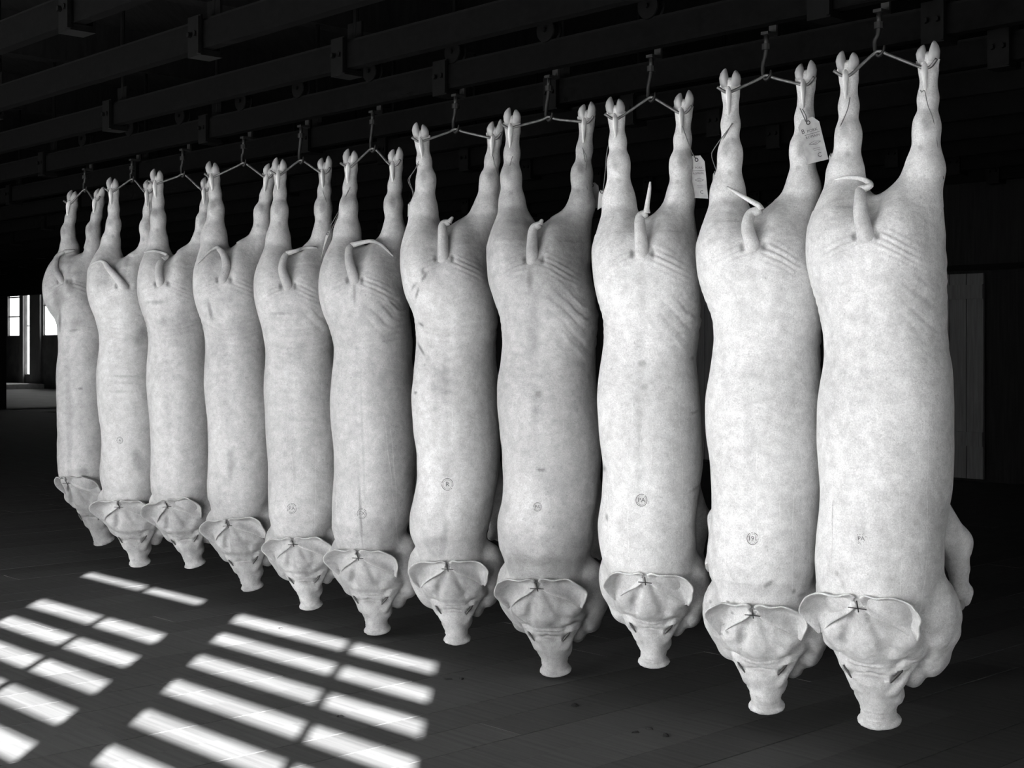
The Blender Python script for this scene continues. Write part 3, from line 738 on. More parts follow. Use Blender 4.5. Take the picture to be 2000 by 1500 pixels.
for i, d in enumerate(HOGS):
    h = setup(i, d)
    step = [.0056, .0056, .0058, .006, .0063, .0066, .0069, .0072, .0076, .008, .008][i]
    verts, faces = build_body(h, step)
    me = np_mesh('body', verts, faces)
    nrm = np.zeros(len(verts) * 3, np.float32); me.vertex_normals.foreach_get('vector', nrm); nrm = nrm.reshape(-1, 3)
    c = verts.mean(0)
    if ((verts - c) * nrm).sum() < 0:
        nrm = -nrm; me.flip_normals()
    # ---- wrinkles
    P = verts; rs = np.random.RandomState(i)
    tb = loc(h, d['base'][0], d['base'][1], -.18)
    dx = P[:, 0] - tb[0]; dz = P[:, 2] - tb[2]; back = np.clip(-nrm[:, 1] * 1.6, 0, 1)
    disp = np.zeros(len(P))
    adx = np.abs(dx)
    wv = dz + .30 * adx + 1.2 * adx ** 2 - .0 + .006 * vnoise(P, 18, i)
    env = np.exp(-((adx - .085) / .055) ** 2) * np.exp(-((wv + .004) / .034) ** 2)
    disp += .0042 * env * np.sin(wv * 2 * PI / .021 + rs.uniform(0, 6)) * back
    # crease just under and beside the root of the tail
    disp -= .010 * np.exp(-((adx - .034) / .012) ** 2 - (dz + .002) ** 2 / .018 ** 2) * back
    disp += .006 * np.exp(-(dx / .03) ** 2 - ((dz + .03) / .03) ** 2) * back
    # buttock groove
    disp -= .014 * np.exp(-(dx / .030) ** 2) * np.clip((dz - .0) / .06, 0, 1) * (P[:, 2] < h.crz + .02) * back
    # folds low on the rump and at the waist
    zb = P[:, 2] + .86; cxv = np.interp(P[:, 2], h.zc, h.cx); lx = P[:, 0] - cxv
    curve = zb - 1.6 * lx ** 2 + .012 * vnoise(P, 9, i + 50)
    am = np.clip(vnoise(P, 7, i + 70) + .55, 0, 1)
    disp += .0030 * np.exp(-(curve / .06) ** 2) * np.sin(curve * 2 * PI / .026) * am * back
    side = np.clip(nrm[:, 0] * 1.3, 0, 1); c2 = P[:, 2] * .8 + P[:, 0] * .9 + .012 * vnoise(P, 10, i + 9)
    c3 = c2 + .014 * vnoise(P, 16, i + 31)
    disp += .0034 * side * np.exp(-((P[:, 2] + .80) / .15) ** 2) * (np.sin(c3 * 2 * PI / .052) + .4 * np.sin(c3 * 2 * PI / .023)) * np.clip(vnoise(P, 8, i + 3) + .2, 0, 1)
    # flank: long vertical folds near the cut belly edge
    fv = np.clip(nrm[:, 1] * 1.5, 0, 1) * np.exp(-((P[:, 2] + 1.02) / .22) ** 2)
    disp += .007 * fv * np.sin(P[:, 0] * 2 * PI / .035 + 3 * P[:, 2])
    # spine, broad lumps
    disp += .0035 * vnoise(P, 11, i + 20) * (P[:, 2] < -.5) * (P[:, 2] > -1.7)
    disp -= .0025 * np.exp(-((lx + .0) / .018) ** 2) * (P[:, 2] < -.75) * (P[:, 2] > -1.6) * back
    bones = np.sin(P[:, 2] * 2 * PI / .045); disp += .0013 * np.exp(-(lx / .02) ** 2) * bones * (P[:, 2] < -.95) * (P[:, 2] > -1.35) * back
    # head: fine folds on brow and snout
    hp = (P - h.K) @ h.HB / np.array([h.hw, h.hs, h.hw]); inh = (P[:, 2] < -1.6)
    disp += inh * .0022 * np.exp(-((hp[:, 1] - .185) / .018) ** 2) * np.sin(hp[:, 1] * 2 * PI / .014 + 20 * hp[:, 0] ** 2 + 2 * vnoise(P, 20, i)) * np.clip(1 - hp[:, 2] * 9, 0, 1)
    disp += inh * .0014 * np.exp(-((hp[:, 1] - .335) / .030) ** 2) * np.sin(hp[:, 1] * 2 * PI / .013 + 2 * vnoise(P, 30, i))
    disp += inh * .0030 * vnoise(P, 32, i + 5) * (hp[:, 1] > .02) * (hp[:, 1] < .33)
    P = P + nrm * disp[:, None]
    me.vertices.foreach_set('co', P.astype(np.float32).ravel()); me.update()
    # ---- object tree
    root = empty('hog_carcass', h.A + Vector((0, 0, -H2F)), -h.psi)
    tag(root, labels[i], 'carcass', 'row of hanging hog carcasses')
    body = link_mesh('body', me, M['skin'], root, (0, 0, H2F))
    bvh = BVHTree.FromPolygons([tuple(v) for v in P.tolist()], faces.tolist())
    TREE[i] = (h, bvh, root)
    camL = Vector(((-h.A.x) * h.ex.x + (-h.A.y) * h.ex.y, (-h.A.x) * h.ey.x + (-h.A.y) * h.ey.y, EYE - h.A.z))
    def hit(px, py):
        t = Vector(loc(h, px, py, 0.0).tolist()); dr = (t - camL).normalized()
        r_ = bvh.ray_cast(camL, dr); return r_[0], r_[1]
    # ---- tone attribute
    tone = np.full(len(P), d['tone'])
    front = (nrm @ np.array((camL - Vector((0, 0, -1))).normalized())) > -.1
    def blob(cen, rx, rz, st, ang=0, edge=2.0):
        dd = P - np.array(cen); right = np.array([math.cos(h.phi * .0), 0, 0]); lat = dd[:, 0] * math.cos(h.phi) + dd[:, 1] * math.sin(h.phi)
        a = math.radians(ang); u_ = lat * math.cos(a) + dd[:, 2] * math.sin(a); v_ = -lat * math.sin(a) + dd[:, 2] * math.cos(a)
        rr = np.sqrt((u_ / rx) ** 2 + (v_ / rz) ** 2) + .25 * vnoise(P, 1.2 / max(min(rx, rz), .01), 3)
        m = np.clip(1.25 - rr, 0, 1); m = m * m * (3 - 2 * m)
        near_ = np.abs(dd[:, 1]) < .20
        tone[:] = tone * (1 + st * m * near_ * front)
    for (hi_, px, py, rx, ry, st, an) in STAINS_SHADE:
        if hi_ != i: continue
        q, _n = hit(px, py)
        if q is None: continue
        blob(tuple(q), max(rx * h.mp, step * .9), max(ry * h.mp, step * .9), st * 1.25, an)
    for Lg in h.legs:
        s = Lg['s']; hk = Lg['H']; blob((hk[0] + s * .004, -.03, hk[2] + rs.uniform(-.01, .02)), .018, .030, -.36, rs.uniform(-15, 15))
        if rs.rand() < .6: blob((hk[0] - s * .010, -.03, hk[2] - .07), .010, .012, -.3)
    # darker brow, eye hollows, forehead grooves, sides of the tail root and leg joins
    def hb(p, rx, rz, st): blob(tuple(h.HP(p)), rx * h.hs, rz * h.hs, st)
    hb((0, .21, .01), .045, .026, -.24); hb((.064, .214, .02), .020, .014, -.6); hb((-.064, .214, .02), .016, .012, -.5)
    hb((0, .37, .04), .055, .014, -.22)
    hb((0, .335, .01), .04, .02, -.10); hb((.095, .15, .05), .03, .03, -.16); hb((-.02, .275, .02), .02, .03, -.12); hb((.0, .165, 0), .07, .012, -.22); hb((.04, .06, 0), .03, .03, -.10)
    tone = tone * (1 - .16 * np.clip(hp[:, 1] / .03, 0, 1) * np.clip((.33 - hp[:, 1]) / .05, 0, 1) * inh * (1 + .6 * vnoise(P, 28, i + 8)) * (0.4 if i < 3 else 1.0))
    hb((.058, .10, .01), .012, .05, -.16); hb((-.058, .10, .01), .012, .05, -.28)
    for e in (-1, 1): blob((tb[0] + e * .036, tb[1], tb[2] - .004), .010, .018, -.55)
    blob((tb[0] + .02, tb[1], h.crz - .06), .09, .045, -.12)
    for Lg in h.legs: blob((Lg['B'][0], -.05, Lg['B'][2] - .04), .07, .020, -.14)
    tone *= 1 - .14 * np.clip((P[:, 2] + .42) / .2, 0, 1)
    # neck, speckled
    z = P[:, 2]; tone *= 1 - .10 * np.clip((-1.50 - z) / .2, 0, 1) * np.clip(vnoise(P, 25, i) + .5, 0, 1)
    if i == 1:
        for q in range(16):
            e = h.HP((-.115 + rs.uniform(-.03, .045), .0 + rs.uniform(-.02, .10), -.0)); blob(tuple(e), .006, .006, -.5)
    at = me.attributes.new('tone', 'FLOAT', 'POINT'); at.data.foreach_set('value', tone.astype(np.float32))

    # ---- hooves (two toes on each hind foot)
    for Lg in h.legs:
        T, dr, s = Lg['T'], Lg['dir'], Lg['s']
        lat = np.array([1, 0, 0]); up = -dr
        for e in (-1, 1):
            b0 = T + dr * .060 + lat * e * .010; tip = T + lat * e * (.014 + rs.uniform(-.002, .004)) + up * (.006 if e * s > 0 else -.003)
            rows = [(0, .0190, .022, -.002), (.22, .0215, .023, -.006), (.48, .0205, .021, -.009), (.72, .0158, .016, -.009), (.90, .0090, .010, -.006), (.98, .0045, .005, -.004), (1, .0015, .002, -.004)]
            v = []; f = []; ns = 12
            for (t, rx, ry, oy) in rows:
                cc = b0 * (1 - t) + tip * t + np.array([e * .004 * math.sin(t * PI), oy, 0])
                for k in range(ns):
                    a = 2 * PI * k / ns; xx = math.cos(a)
                    if xx * e < 0: xx *= .62                 # flat inner side of the cleft
                    v.append(cc + np.array([xx * rx, math.sin(a) * ry, 0]))
            for r_ in range(len(rows) - 1):
                for k in range(ns): f.append((r_ * ns + k, r_ * ns + (k + 1) % ns, (r_ + 1) * ns + (k + 1) % ns, (r_ + 1) * ns + k))
            f.append(tuple(range(ns - 1, -1, -1))); f.append(tuple((len(rows) - 1) * ns + k for k in range(ns)))
            mesh_vf('hoof', v, f, M['hoof'], root, (0, 0, H2F), True)
        # exposed tendon in front of the gambrel wire
        mb = MB(); W_ = Lg['W']; 
        pts = [W_ - dr * .018 + np.array([-s * .002, -.020, 0]), W_ + np.array([-s * .002, -.034, 0]), W_ + dr * .03 + np.array([-s * .001, -.033, 0]), W_ + dr * .065 + np.array([0, -.026, 0]), W_ + dr * .095 + np.array([0, -.016, 0])]
        mb.tube(spline([p.tolist() for p in pts], 4), lerp_list([.010, .0125, .0115, .008, .0045, .002], 17), 8, .5); mb.build('tendon', M['tendon'], root, (0, 0, H2F), True)

    # ---- claws and cut bone on the two forefeet the picture shows
    if i in (0, 1):
        sd = 1 if i == 0 else 0; c = np.array(FEET[i][sd], float)
        for (ox, oy, oz, rr) in ((-.020, -.012, -.040, .013), (.008, -.014, -.046, .013)):
            mb = MB(); a = c + np.array([ox, oy, oz]); mb.tube([a + np.array([0, 0, .022]), a + np.array([0, -.004, .010]), a, a - np.array([0, 0, .012])], [.006, rr, rr * .95, .005], 10)
            mb.build('claw', M['hoof'], root, (0, 0, H2F), True)
        mb = MB(); a = c + np.array([-.010, -.028, -.008]); mb.tube([a + np.array([0, .012, 0]), a + np.array([0, .002, 0]), a + np.array([0, -.003, 0])], [.015, .0165, .009], 12); mb.build('bone_end', M['tendon'], root, (0, 0, H2F), True)
    # ---- tail
    tp = []
    for k, (px, py) in enumerate(d['tail']):
        q, nn = hit(px, py)
        if q is None: p = loc(h, px, py, tp[-1][1] if tp else -.15)
        else: p = np.array(q) + np.array([0, -.006 - .003 * k, 0])
        if tp: p[1] = min(p[1], tp[-1][1] + .020)
        tp.append(np.array(p, float))
    rt = .024 * (1 if i < 1 else .92)
    first = tp[0] + np.array([0, .050, -.034]); tp[0] = tp[0] + np.array([0, .010, 0]); pts = [first] + tp
    mb = MB(); sp = spline([p.tolist() for p in pts], 5); mb.tube(sp, lerp_list([.030, rt * 1.12, rt * .98, rt * .80, rt * .60][:len(pts)] if len(pts) <= 5 else [.022, rt, rt * .9, rt * .8, rt * .6, rt * .45], len(sp)), 12)
    settone(mb.build('tail', M['tail'], root, (0, 0, H2F), True), d['tone'])
    wp = [tp[-1] + np.array([0, -.002, 0])]
    for (px, py) in d['whip']:
        q, nn = hit(px, py); yprev = wp[-1][1]
        if q is not None: yy = min(q[1] - .010, yprev + .02)
        else: yy = yprev
        yy = max(yy, yprev - .05)
        wp.append(loc(h, px, py, yy).astype(float))
    mb = MB(); sp = spline([p.tolist() for p in wp], 5); mb.tube(sp, lerp_list([.0135, .0100, .0085, .0075, .006, .003], len(sp)), 8)
    settone(mb.build('tail_tip', M['ear'], root, (0, 0, H2F), True), d['tone'])

    # ---- ears
    def ear(s, wob):
        F_ = [(.003, .004, -.014), (.034, .026, -.020), (.070, .052, -.006), (.102, .082, .014), (.124, .116, .036)]
        Rr = [(.004, -.026, -.022), (.024, -.038, -.024), (.056, -.028, -.020), (.104, -.030, -.008), (.146, -.012, -.012), (.166, .026, -.004), (.156, .070, .012), (.134, .116, .030)]
        Mi = [(.010, -.010, -.018), (.034, -.004, .000), (.068, .010, .024), (.100, .030, .040), (.122, .056, .046), (.130, .086, .044), (.130, .114, .036)]
        sx = rs.uniform(.92, 1.06) * (.62 if (i == 10 and s < 0) else 1.0); dzr = rs.uniform(-.006, .006)
        def curve(c): 
            sp = spline(c, 6); n = 25; return [sp[int(round(k * (len(sp) - 1) / (n - 1)))] for k in range(n)]
        cF, cM, cR = curve(F_), curve(Mi), curve(Rr); nt_ = 9; v = []
        for k in range(25):
            a, b, c_ = cF[k], cM[k], cR[k]; t0 = k / 24
            for m_ in range(nt_):
                t = m_ / (nt_ - 1); p = a * ((1 - t) * (1 - 2 * t)) + b * (4 * t * (1 - t)) + c_ * (t * (2 * t - 1))
                rip = .006 * math.sin(t0 * 13 + wob) * t * t * math.sin(t0 * PI) + .003 * math.sin(t0 * 27 + wob * 2) * t ** 3 * math.sin(t0 * PI) + .0035 * math.sin(t0 * 9 + t * 6 + wob) * math.sin(t * PI)
                curl = -.012 * max(0, t - .7) / .3 * math.sin(t0 * PI)
                v.append(h.HP((s * (p.x * sx + rip), p.y + dzr * t0 + rip * .7, p.z + rip + curl)))
        f = []
        for k in range(24):
            for m_ in range(nt_ - 1):
                a = k * nt_ + m_; q = (a, a + 1, a + nt_ + 1, a + nt_); f.append(q if s > 0 else q[::-1])
        o = mesh_vf('ear', v, f, M['ear'], root, (0, 0, H2F), True)
        settone(o, d['tone'])
        md = o.modifiers.new('thick', 'SOLIDIFY'); md.thickness = .0085; md.offset = 0
        sb = o.modifiers.new('sub', 'SUBSURF'); sb.levels = 1; sb.render_levels = 1
        return o
    e1 = ear(-1, rs.uniform(0, 6)); e2 = ear(1, rs.uniform(0, 6))
    if i == 1: e1['label'] = 'pale ear with dark freckles'
    # pin through both ears
    mb = MB(); mb.tube([h.HP((-.024, -.001, -.030)), h.HP((.024, .001, -.030))], .0018, 6); mb.tube([h.HP((0, -.020, -.028)), h.HP((.001, .012, -.026))], .0022, 6)
    mb.build('ear_pin', M['pin'], root, (0, 0, H2F))
    # eyes: dark slits with a lid
    for s in (-1, 1):
        mb = MB(); mb.tube(spline([h.HP((s * .080, .200, .036)), h.HP((s * .066, .214, .0245)), h.HP((s * .052, .230, .015))], 3), [.002, .004, .005, .005, .004, .0035, .002], 8, .6); mb.build('eye', M['eye'], root, (0, 0, H2F), True)

    # ---- pale dried drip lines on the back
    if i in STREAKS:
        v = []; f = []
        for ln in STREAKS[i]:
            ps = spline([(a, b, 0) for a, b in ln], 8); n0 = len(v); ok = 0
            for k, q in enumerate(ps):
                wd = .75 * (.5 + .5 * abs(math.sin(k * 1.7))) * (1 if 0 < k < len(ps) - 1 else .2); jx = .8 * math.sin(k * .9 + i)
                for e in (-1, 1):
                    c_, nn = hit(q.x + jx + e * wd, q.y)
                    if c_ is None: ok = 1; c_ = Vector((0, 0, 0)); nn = Vector((0, -1, 0))
                    v.append(c_ + nn * (.0012 if nn.y < 0 else -.0012))
            if not ok: f += [(n0 + 2 * k, n0 + 2 * k + 1, n0 + 2 * k + 3, n0 + 2 * k + 2) for k in range(len(ps) - 1)]
        settone(mesh_vf('drip_streaks', v, f, M['ear'], root, (0, 0, H2F), True), d['tone'] * 1.22)
    # ---- inspection stamp, printed on the skin
    if i in STAMP:
        sx_, sy_, sr, txt, dens = STAMP[i]; v = []; f = []
        def put(px, py):
            q, nn = hit(px, py)
            if q is None: return None
            return q + nn * .0009 if nn.y < 0 else q - nn * .0009
        for rr, wd in ((1.0, .10), (.78, .05)):
            n0 = len(v); K_ = 28
            for k in range(K_):
                a = 2 * PI * k / K_
                for e in (-1, 1):
                    v.append(put(sx_ + (rr + e * wd / 2) * sr * math.cos(a), sy_ + (rr + e * wd / 2) * sr * 1.06 * math.sin(a)))
            for k in range(K_):
                if rs.rand() > dens * .92: continue
                a = n0 + 2 * k; b = n0 + 2 * ((k + 1) % K_); f.append((a, a + 1, b + 1, b))
        tv, tf = text_mesh(txt, sr * 1.15); n0 = len(v)
        for q in tv: v.append(put(sx_ + q.x, sy_ - q.y))
        f += [tuple(n0 + a for a in fc) for fc in tf]
        if all(q is not None for q in v): mesh_vf('inspection_stamp', v, f, M['ink'], root, (0, 0, H2F))

# (gambrels and trolleys)
side_words = ['at the right end of the row', 'second from the right end', 'third from the right end', 'fourth from the right end', 'fifth from the right end', 'at the middle of the row',
              'fifth from the far left end', 'fourth from the far left end', 'third from the far left end', 'second from the far left end', 'at the far left end']
for i in range(11):
    h, bvh, hroot = TREE[i]; d = HOGS[i]
    L_, R_ = h.legs
    g = empty('gambrel', h.A, -h.psi); tag(g, 'bent steel rod between the feet of the carcass %s' % side_words[i], 'gambrel', 'gambrel rods'); 
    def wp_(Lg, s):
        W_ = Lg['W']; p = np.array([W_[0], -.0235, W_[2] + .002]); return p
    wl, wr = wp_(L_, -1), wp_(R_, 1)
    tipl = wl + np.array([-.038, -.006, .020]); tipr = wr + np.array([.034, -.006, .024])
    pts = [tipl, wl + np.array([-.016, -.002, .004]), wl, wl + np.array([.020, .0, .006]), wl * .12 + np.array([-.016, -.002, -.008]) , np.array([0, 0, .0])]
    pts2 = [np.array([0, 0, .0]), wr * .12 + np.array([.016, -.002, -.008]), wr + np.array([-.020, 0, .006]), wr, wr + np.array([.016, -.002, .004]), tipr]
    allp = spline([tuple(p) for p in pts + pts2[1:]], 6)
    mb = MB(); mb.tube(allp, .0052, 10); mb.build('rod', M['steel'], g, (0, 0, 0), True)
    # trolley running on the rail
    u0_ = h.A.dot(U); vr = h.A.dot(V)
    t = empty('rail_trolley', h.A + Vector((0, 0, .0))); tag(t, 'iron wheeled rail hook above the carcass %s' % side_words[i], 'hook', 'wheeled hooks on the rail')
    inv = t.matrix_basis.inverted()
    def tb_(nm, fn, mat=M['hook'], par=None, sm=False):
        mb = MB(); fn(mb); mb.v = [inv @ p for p in mb.v]; return mb.build(nm, mat, par or t, (0, 0, 0), sm)
    wu = u0_ + .0; wc = R(wu, vr, RT + .040)
    def wheel(mb):
        prof = [(-.022, .030), (-.022, .047), (-.017, .049), (-.014, .040), (.014, .040), (.017, .049), (.022, .047), (.022, .030)]
        n0 = len(mb.v); ns = 24
        for (a, r_) in prof:
            for k in range(ns):
                an = 2 * PI * k / ns; mb.v.append(wc + V * a + (U * math.cos(an) + Vector((0, 0, 1)) * math.sin(an)) * r_)
        for q in range(len(prof) - 1):
            for k in range(ns): mb.f.append((n0 + q * ns + k, n0 + q * ns + (k + 1) % ns, n0 + (q + 1) * ns + (k + 1) % ns, n0 + (q + 1) * ns + k))
        mb.f.append(tuple(n0 + k for k in reversed(range(ns)))); mb.f.append(tuple(n0 + (len(prof) - 1) * ns + k for k in range(ns)))
    wh = tb_('wheel', wheel, M['iron'], None, False)
    tb_('axle', lambda mb: mb.tube([wc - V * .032, wc + V * .05], .009, 8), M['iron'], wh)
    def strap(mb):
        for (a, b, c_, d_) in ((.034, .044, RB - .030, RT + .06),):
            room_box(mb, wu - .015, wu + .015, vr + a, vr + b, c_, d_)
        room_box(mb, wu - .015, wu + .015, vr - .012, vr + .044, RB - .034, RB - .024)
    tb_('strap', strap)
    top = R(wu, vr, RB - .030); mid = R(wu, vr, RB - .075)
    tb_('rod', lambda mb: mb.tube([top, mid], .0085, 8), sm=True)
    tb_('collar', lambda mb: mb.tube([mid + Vector((0, 0, .010)), mid - Vector((0, 0, .010))], .016, 10))
    az = h.A.z
    lean = U * (.012)
    hk = spline([mid, mid + lean * .4 + Vector((0, 0, -.03)), Vector((h.A.x, h.A.y, az)) + lean * 1.2 + Vector((0, 0, .035)), Vector((h.A.x, h.A.y, az)) + lean * 1.1 + Vector((0, 0, .004)), Vector((h.A.x, h.A.y, az - .014)), Vector((h.A.x, h.A.y, az)) - lean * 1.3 + Vector((0, 0, -.002)), Vector((h.A.x, h.A.y, az)) - lean * 1.6 + Vector((0, 0, .016))], 5)
    tb_('hook', lambda mb: mb.tube(hk, lerp_list([.0075, .0075, .0075, .007, .006, .003], len(hk)), 8), sm=True)

# ================================================================== CARD TAGS
def quad_tag(i, corners, yl, label, prints=True, stringpts=(), notch=True, shade=None):
    """corners: top-left, top-right, bottom-right, bottom-left in the picture, laid in the carcass plane yl (metres)"""
    h, bvh, _ = TREE[i]
    P4 = []
    yy = yl if isinstance(yl, (list, tuple)) else [yl] * 4
    for (px, py), y_ in zip(corners, yy):
        q = loc(h, px, py, y_); P4.append(h.A + h.ex * float(q[0]) + h.ey * float(q[1]) + Vector((0, 0, float(q[2]))))
    o = P4[0]; t = empty('carcass_tag', (P4[0] + P4[1]) / 2); tag(t, label, 'tag', 'card tags tied to the carcass legs')
    def at(a, b): 
        top = P4[0].lerp(P4[1], a); bot = P4[3].lerp(P4[2], a); return top.lerp(bot, b) - t.location
    bow = lambda a, b: h.ey * (-.004 * math.sin(a * PI))
    out = [(0, .14), (.24, 0), (.76, 0), (1, .14), (1, .57), (1, 1), (.5, 1), (0, 1), (0, .57)]
    nrmv = (P4[1] - P4[0]).cross(P4[3] - P4[0]).normalized(); 
    if nrmv.y > 0: nrmv = -nrmv
    v = [at(*p) for p in out] + [at(*p) - nrmv * .0008 for p in out]; n = len(out)
    f = [tuple(range(n)), tuple(range(2 * n - 1, n - 1, -1))] + [(k, n + k, n + (k + 1) % n, (k + 1) % n) for k in range(n)]
    mesh_vf('card', v, f, M['tag'], t)
    # eyelet
    mb = MB(); c = at(.5, .10) + nrmv * .0012; e1 = (P4[1] - P4[0]).normalized(); e2 = (P4[3] - P4[0]).normalized()
    ring = [c + (e1 * math.cos(2 * PI * k / 12) + e2 * math.sin(2 * PI * k / 12)) * .006 for k in range(13)]; mb.tube(ring, .0014, 6); mb.build('eyelet', M['hook'], t)
    if prints:
        Wd = (P4[1] - P4[0]).length
        def txt(s, a, b, sz, nm='printed_text'):
            tv, tf = text_mesh(s, sz); vv = [at(a + q.x, b - q.y * Wd / (P4[3] - P4[0]).length) + nrmv * .0010 for q in tv]; mesh_vf(nm, vv, tf, M['print'], t)
        txt('B', .17, .27, .30); txt('PORK', .60, .29, .19); txt('ROMAIN', .55, .42, .17); txt('C', .66, .86, .30)
        def strip(p, q, wd):
            a, b = at(*p) + nrmv * .001, at(*q) + nrmv * .001; s_ = (b - a).normalized().cross(nrmv) * wd; return [a - s_, b - s_, b + s_, a + s_]
        v = strip((.2, .36), (.92, .355), .0007); f = [(0, 1, 2, 3)]
        dm = [(.3, .575), (.56, .53), (.85, .57), (.58, .62)]
        for k in range(4):
            n0 = len(v); v += strip(dm[k], dm[(k + 1) % 4], .0006); f.append((n0, n0 + 1, n0 + 2, n0 + 3))
        for (p, q) in (((.45, .575), (.70, .572)), ((.48, .59), (.66, .588)), ((.42, .70), (.75, .695)), ((.45, .74), (.74, .735))):
            n0 = len(v); v += strip(p, q, .0005); f.append((n0, n0 + 1, n0 + 2, n0 + 3))
        mesh_vf('printed_lines', v, f, M['print'], t)
    for st in stringpts:
        pp = [];
        for q in st:
            l_ = loc(h, q[0], q[1], q[2]); pp.append(h.A + h.ex * float(l_[0]) + h.ey * float(l_[1]) + Vector((0, 0, float(l_[2]))) - t.location)
        mb = MB(); mb.tube(spline(pp, 4), .0016, 6); mb.build('string', M['string'], t)
    return t
quad_tag(1, [(1556, 237), (1597, 225), (1618, 311), (1577, 321)], [-.060, -.060, -.050, -.050], 'pale printed card tag tied on the right leg of the second carcass from the right', True,
         [[(1563, 212, -.040), (1568, 224, -.055), (1574, 238, -.064)], [(1567, 213, -.040), (1574, 226, -.058), (1575, 238, -.064)]])
quad_tag(2, [(1345, 305), (1375, 303), (1383, 388), (1350, 386)], [.0, -.02, -.02, .0], 'shaded printed card tag on the right leg of the carcass with upright tail', True,
         [[(1333, 247, -.040), (1343, 275, -.045), (1351, 296, -.035), (1358, 309, -.018)]])
quad_tag(1, [(1393, 334), (1405, 334), (1404, 372), (1390, 378)], .03, 'blank card tag half hidden behind the left leg of the second carcass from the right', False,
         [[(1432, 240, -.03), (1415, 262, -.03), (1395, 290, .0), (1390, 305, .02), (1399, 333, .03)], [(1430, 240, -.03), (1412, 275, -.02), (1402, 315, .02), (1400, 334, .03)]])
quad_tag(0, [(1619, 300), (1632, 296), (1632, 335), (1620, 345)], .04, 'card tag edge behind the left leg of the rightmost carcass', False,
         [[(1660, 190, -.03), (1655, 215, -.036), (1640, 250, -.034), (1632, 280, .0), (1628, 298, .04)]])
quad_tag(2, [(1170, 371), (1182, 371), (1180, 402), (1167, 410)], .03, 'card tag edge behind the left leg of the carcass with upright tail', False,
         [[(1204, 255, -.03), (1190, 280, -.0), (1185, 300, .01), (1182, 335, .02), (1178, 372, .03)]])
quad_tag(4, [(968, 346), (990, 342), (996, 388), (972, 402)], [-.02, .03, .03, .0], 'dull card tag hanging by the right leg of the nicked carcass', False,
         [[(962, 303, -.03), (966, 320, -.03), (974, 345, -.01)]])
quad_tag(3, [(1143, 358), (1168, 356), (1174, 405), (1150, 408)], [.05, .08, .08, .05], 'unlit card tag behind the right leg of the dark carcass', False,
         [[(1138, 288, -.035), (1142, 310, -.03), (1146, 330, .0), (1155, 360, .06)]])
quad_tag(5, [(637, 455), (646, 449), (634, 480), (626, 510)], [.10, .10, .10, .10], 'narrow dark card tag between the legs of the two carcasses at left of centre', False,
         [[(684, 365, -.03), (675, 385, -.02), (660, 415, .03), (646, 440, .09)]])
quad_tag(4, [(797, 395), (806, 393), (803, 414), (796, 424)], .03, 'small card tag edge left of the carcass with nicked rump', False,
         [[(818, 320, -.03), (800, 350, -.01), (808, 378, .01), (802, 396, .03)]])
quad_tag(9, [(289, 462), (297, 457), (296, 478), (284, 490)], .0, 'small card tag by the right leg of the second carcass from the far end', False,
         [[(291, 395, -.03), (293, 425, -.02), (293, 460, .0)]])
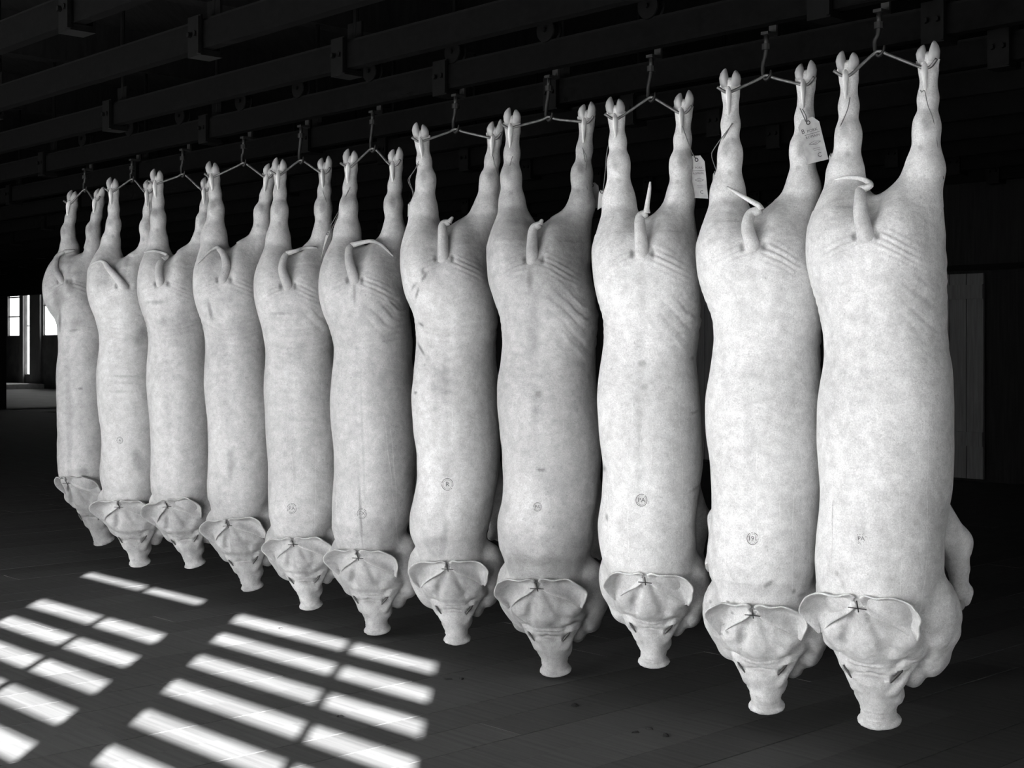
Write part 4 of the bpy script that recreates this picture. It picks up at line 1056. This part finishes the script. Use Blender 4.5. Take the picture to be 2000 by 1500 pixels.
# loose twine left on the legs
def twine(i, pts, label):
    h, bvh, _ = TREE[i]; pp = []
    for q in pts:
        l_ = loc(h, q[0], q[1], q[2]); pp.append(h.A + h.ex * float(l_[0]) + h.ey * float(l_[1]) + Vector((0, 0, float(l_[2]))))
    mb = MB(); mb.tube(spline(pp, 5), .0013, 6); o = mb.build('twine', M['string']); c = pp[0]
    o.data.transform(Matrix.Translation(-c)); o.location = c; tag(o, label, 'twine', 'loose twine on the hind legs')
twine(0, [(1798, 176, -.04), (1800, 180, -.045), (1806, 178, -.045), (1812, 205, -.040), (1823, 235, -.03), (1832, 290, -.01), (1843, 350, .0)], 'thin twine hanging down the right leg of the rightmost carcass')
twine(3, [(1001, 305, -.035), (995, 325, -.03), (988, 345, -.01), (984, 375, .0), (978, 398, .01)], 'thin twine down the left leg of the darker grey carcass')
twine(3, [(1138, 290, -.036), (1146, 310, -.036), (1143, 345, -.03), (1150, 380, -.02), (1157, 405, -.01)], 'thin twine down the right leg of the darker grey carcass')
twine(5, [(680, 372, -.035), (672, 392, -.03), (660, 420, -.01), (648, 448, .0)], 'frayed twine on the left leg of the carcass with the arched tail')
twine(6, [(630, 372, -.035), (636, 390, -.03), (644, 405, -.02)], 'short twine on the right leg of the carcass with the stamped neck')
twine(4, [(818, 315, -.035), (808, 335, -.02), (797, 352, .0), (806, 375, .0), (805, 392, .01)], 'looped twine beside the left leg of the nicked carcass')

# ================================================================== SCRAPS ON THE BOARDS
rr = random.Random(9)
scr = [(875, 1327, 'above the sun stripes'), (1122, 1378, 'left of centre foreground'), (1241, 1431, 'at the bottom centre'), (1300, 1437, 'right of the bottom centre'), (1268, 1424, 'near two others at the bottom centre'), (548, 1228, 'beside the nearest edge of the highest stripe'), (668, 1244, 'under the snouts at left'), (902, 1326, 'just right of the upper stripe end'), (665, 1400, 'between two stripes')]
for k, (px, py, wh_) in enumerate(scr):
    Yf = EYE * FPX / (py - CYP); c = Vector(((px - CXP) * Yf / FPX, Yf, .0)); mb = MB(); n = 9; r0 = (.010 if k > 3 else .014) * (.7 + .6 * rr.random())
    v = [(0, 0, .006)]
    for lay, (q, z) in enumerate(((.6, .005), (1.0, .0005))):
        for j in range(n):
            a = 2 * PI * j / n; r_ = r0 * q * (.75 + .5 * rr.random()); v.append((r_ * 1.6 * math.cos(a), r_ * math.sin(a) * .9, z))
    f = [(0, 1 + j, 1 + (j + 1) % n) for j in range(n)] + [(1 + j, 1 + n + j, 1 + n + (j + 1) % n, 1 + (j + 1) % n) for j in range(n)] + [tuple(1 + n + j for j in reversed(range(n)))]
    o = mesh_vf('scrap', v, f, M['scrap']); o.location = c + Vector((0, 0, .0008)); o.rotation_euler.z = rr.random() * 3
    tag(o, 'small dark scrap on the floorboards ' + wh_, 'scrap', 'dark scraps on the floor')
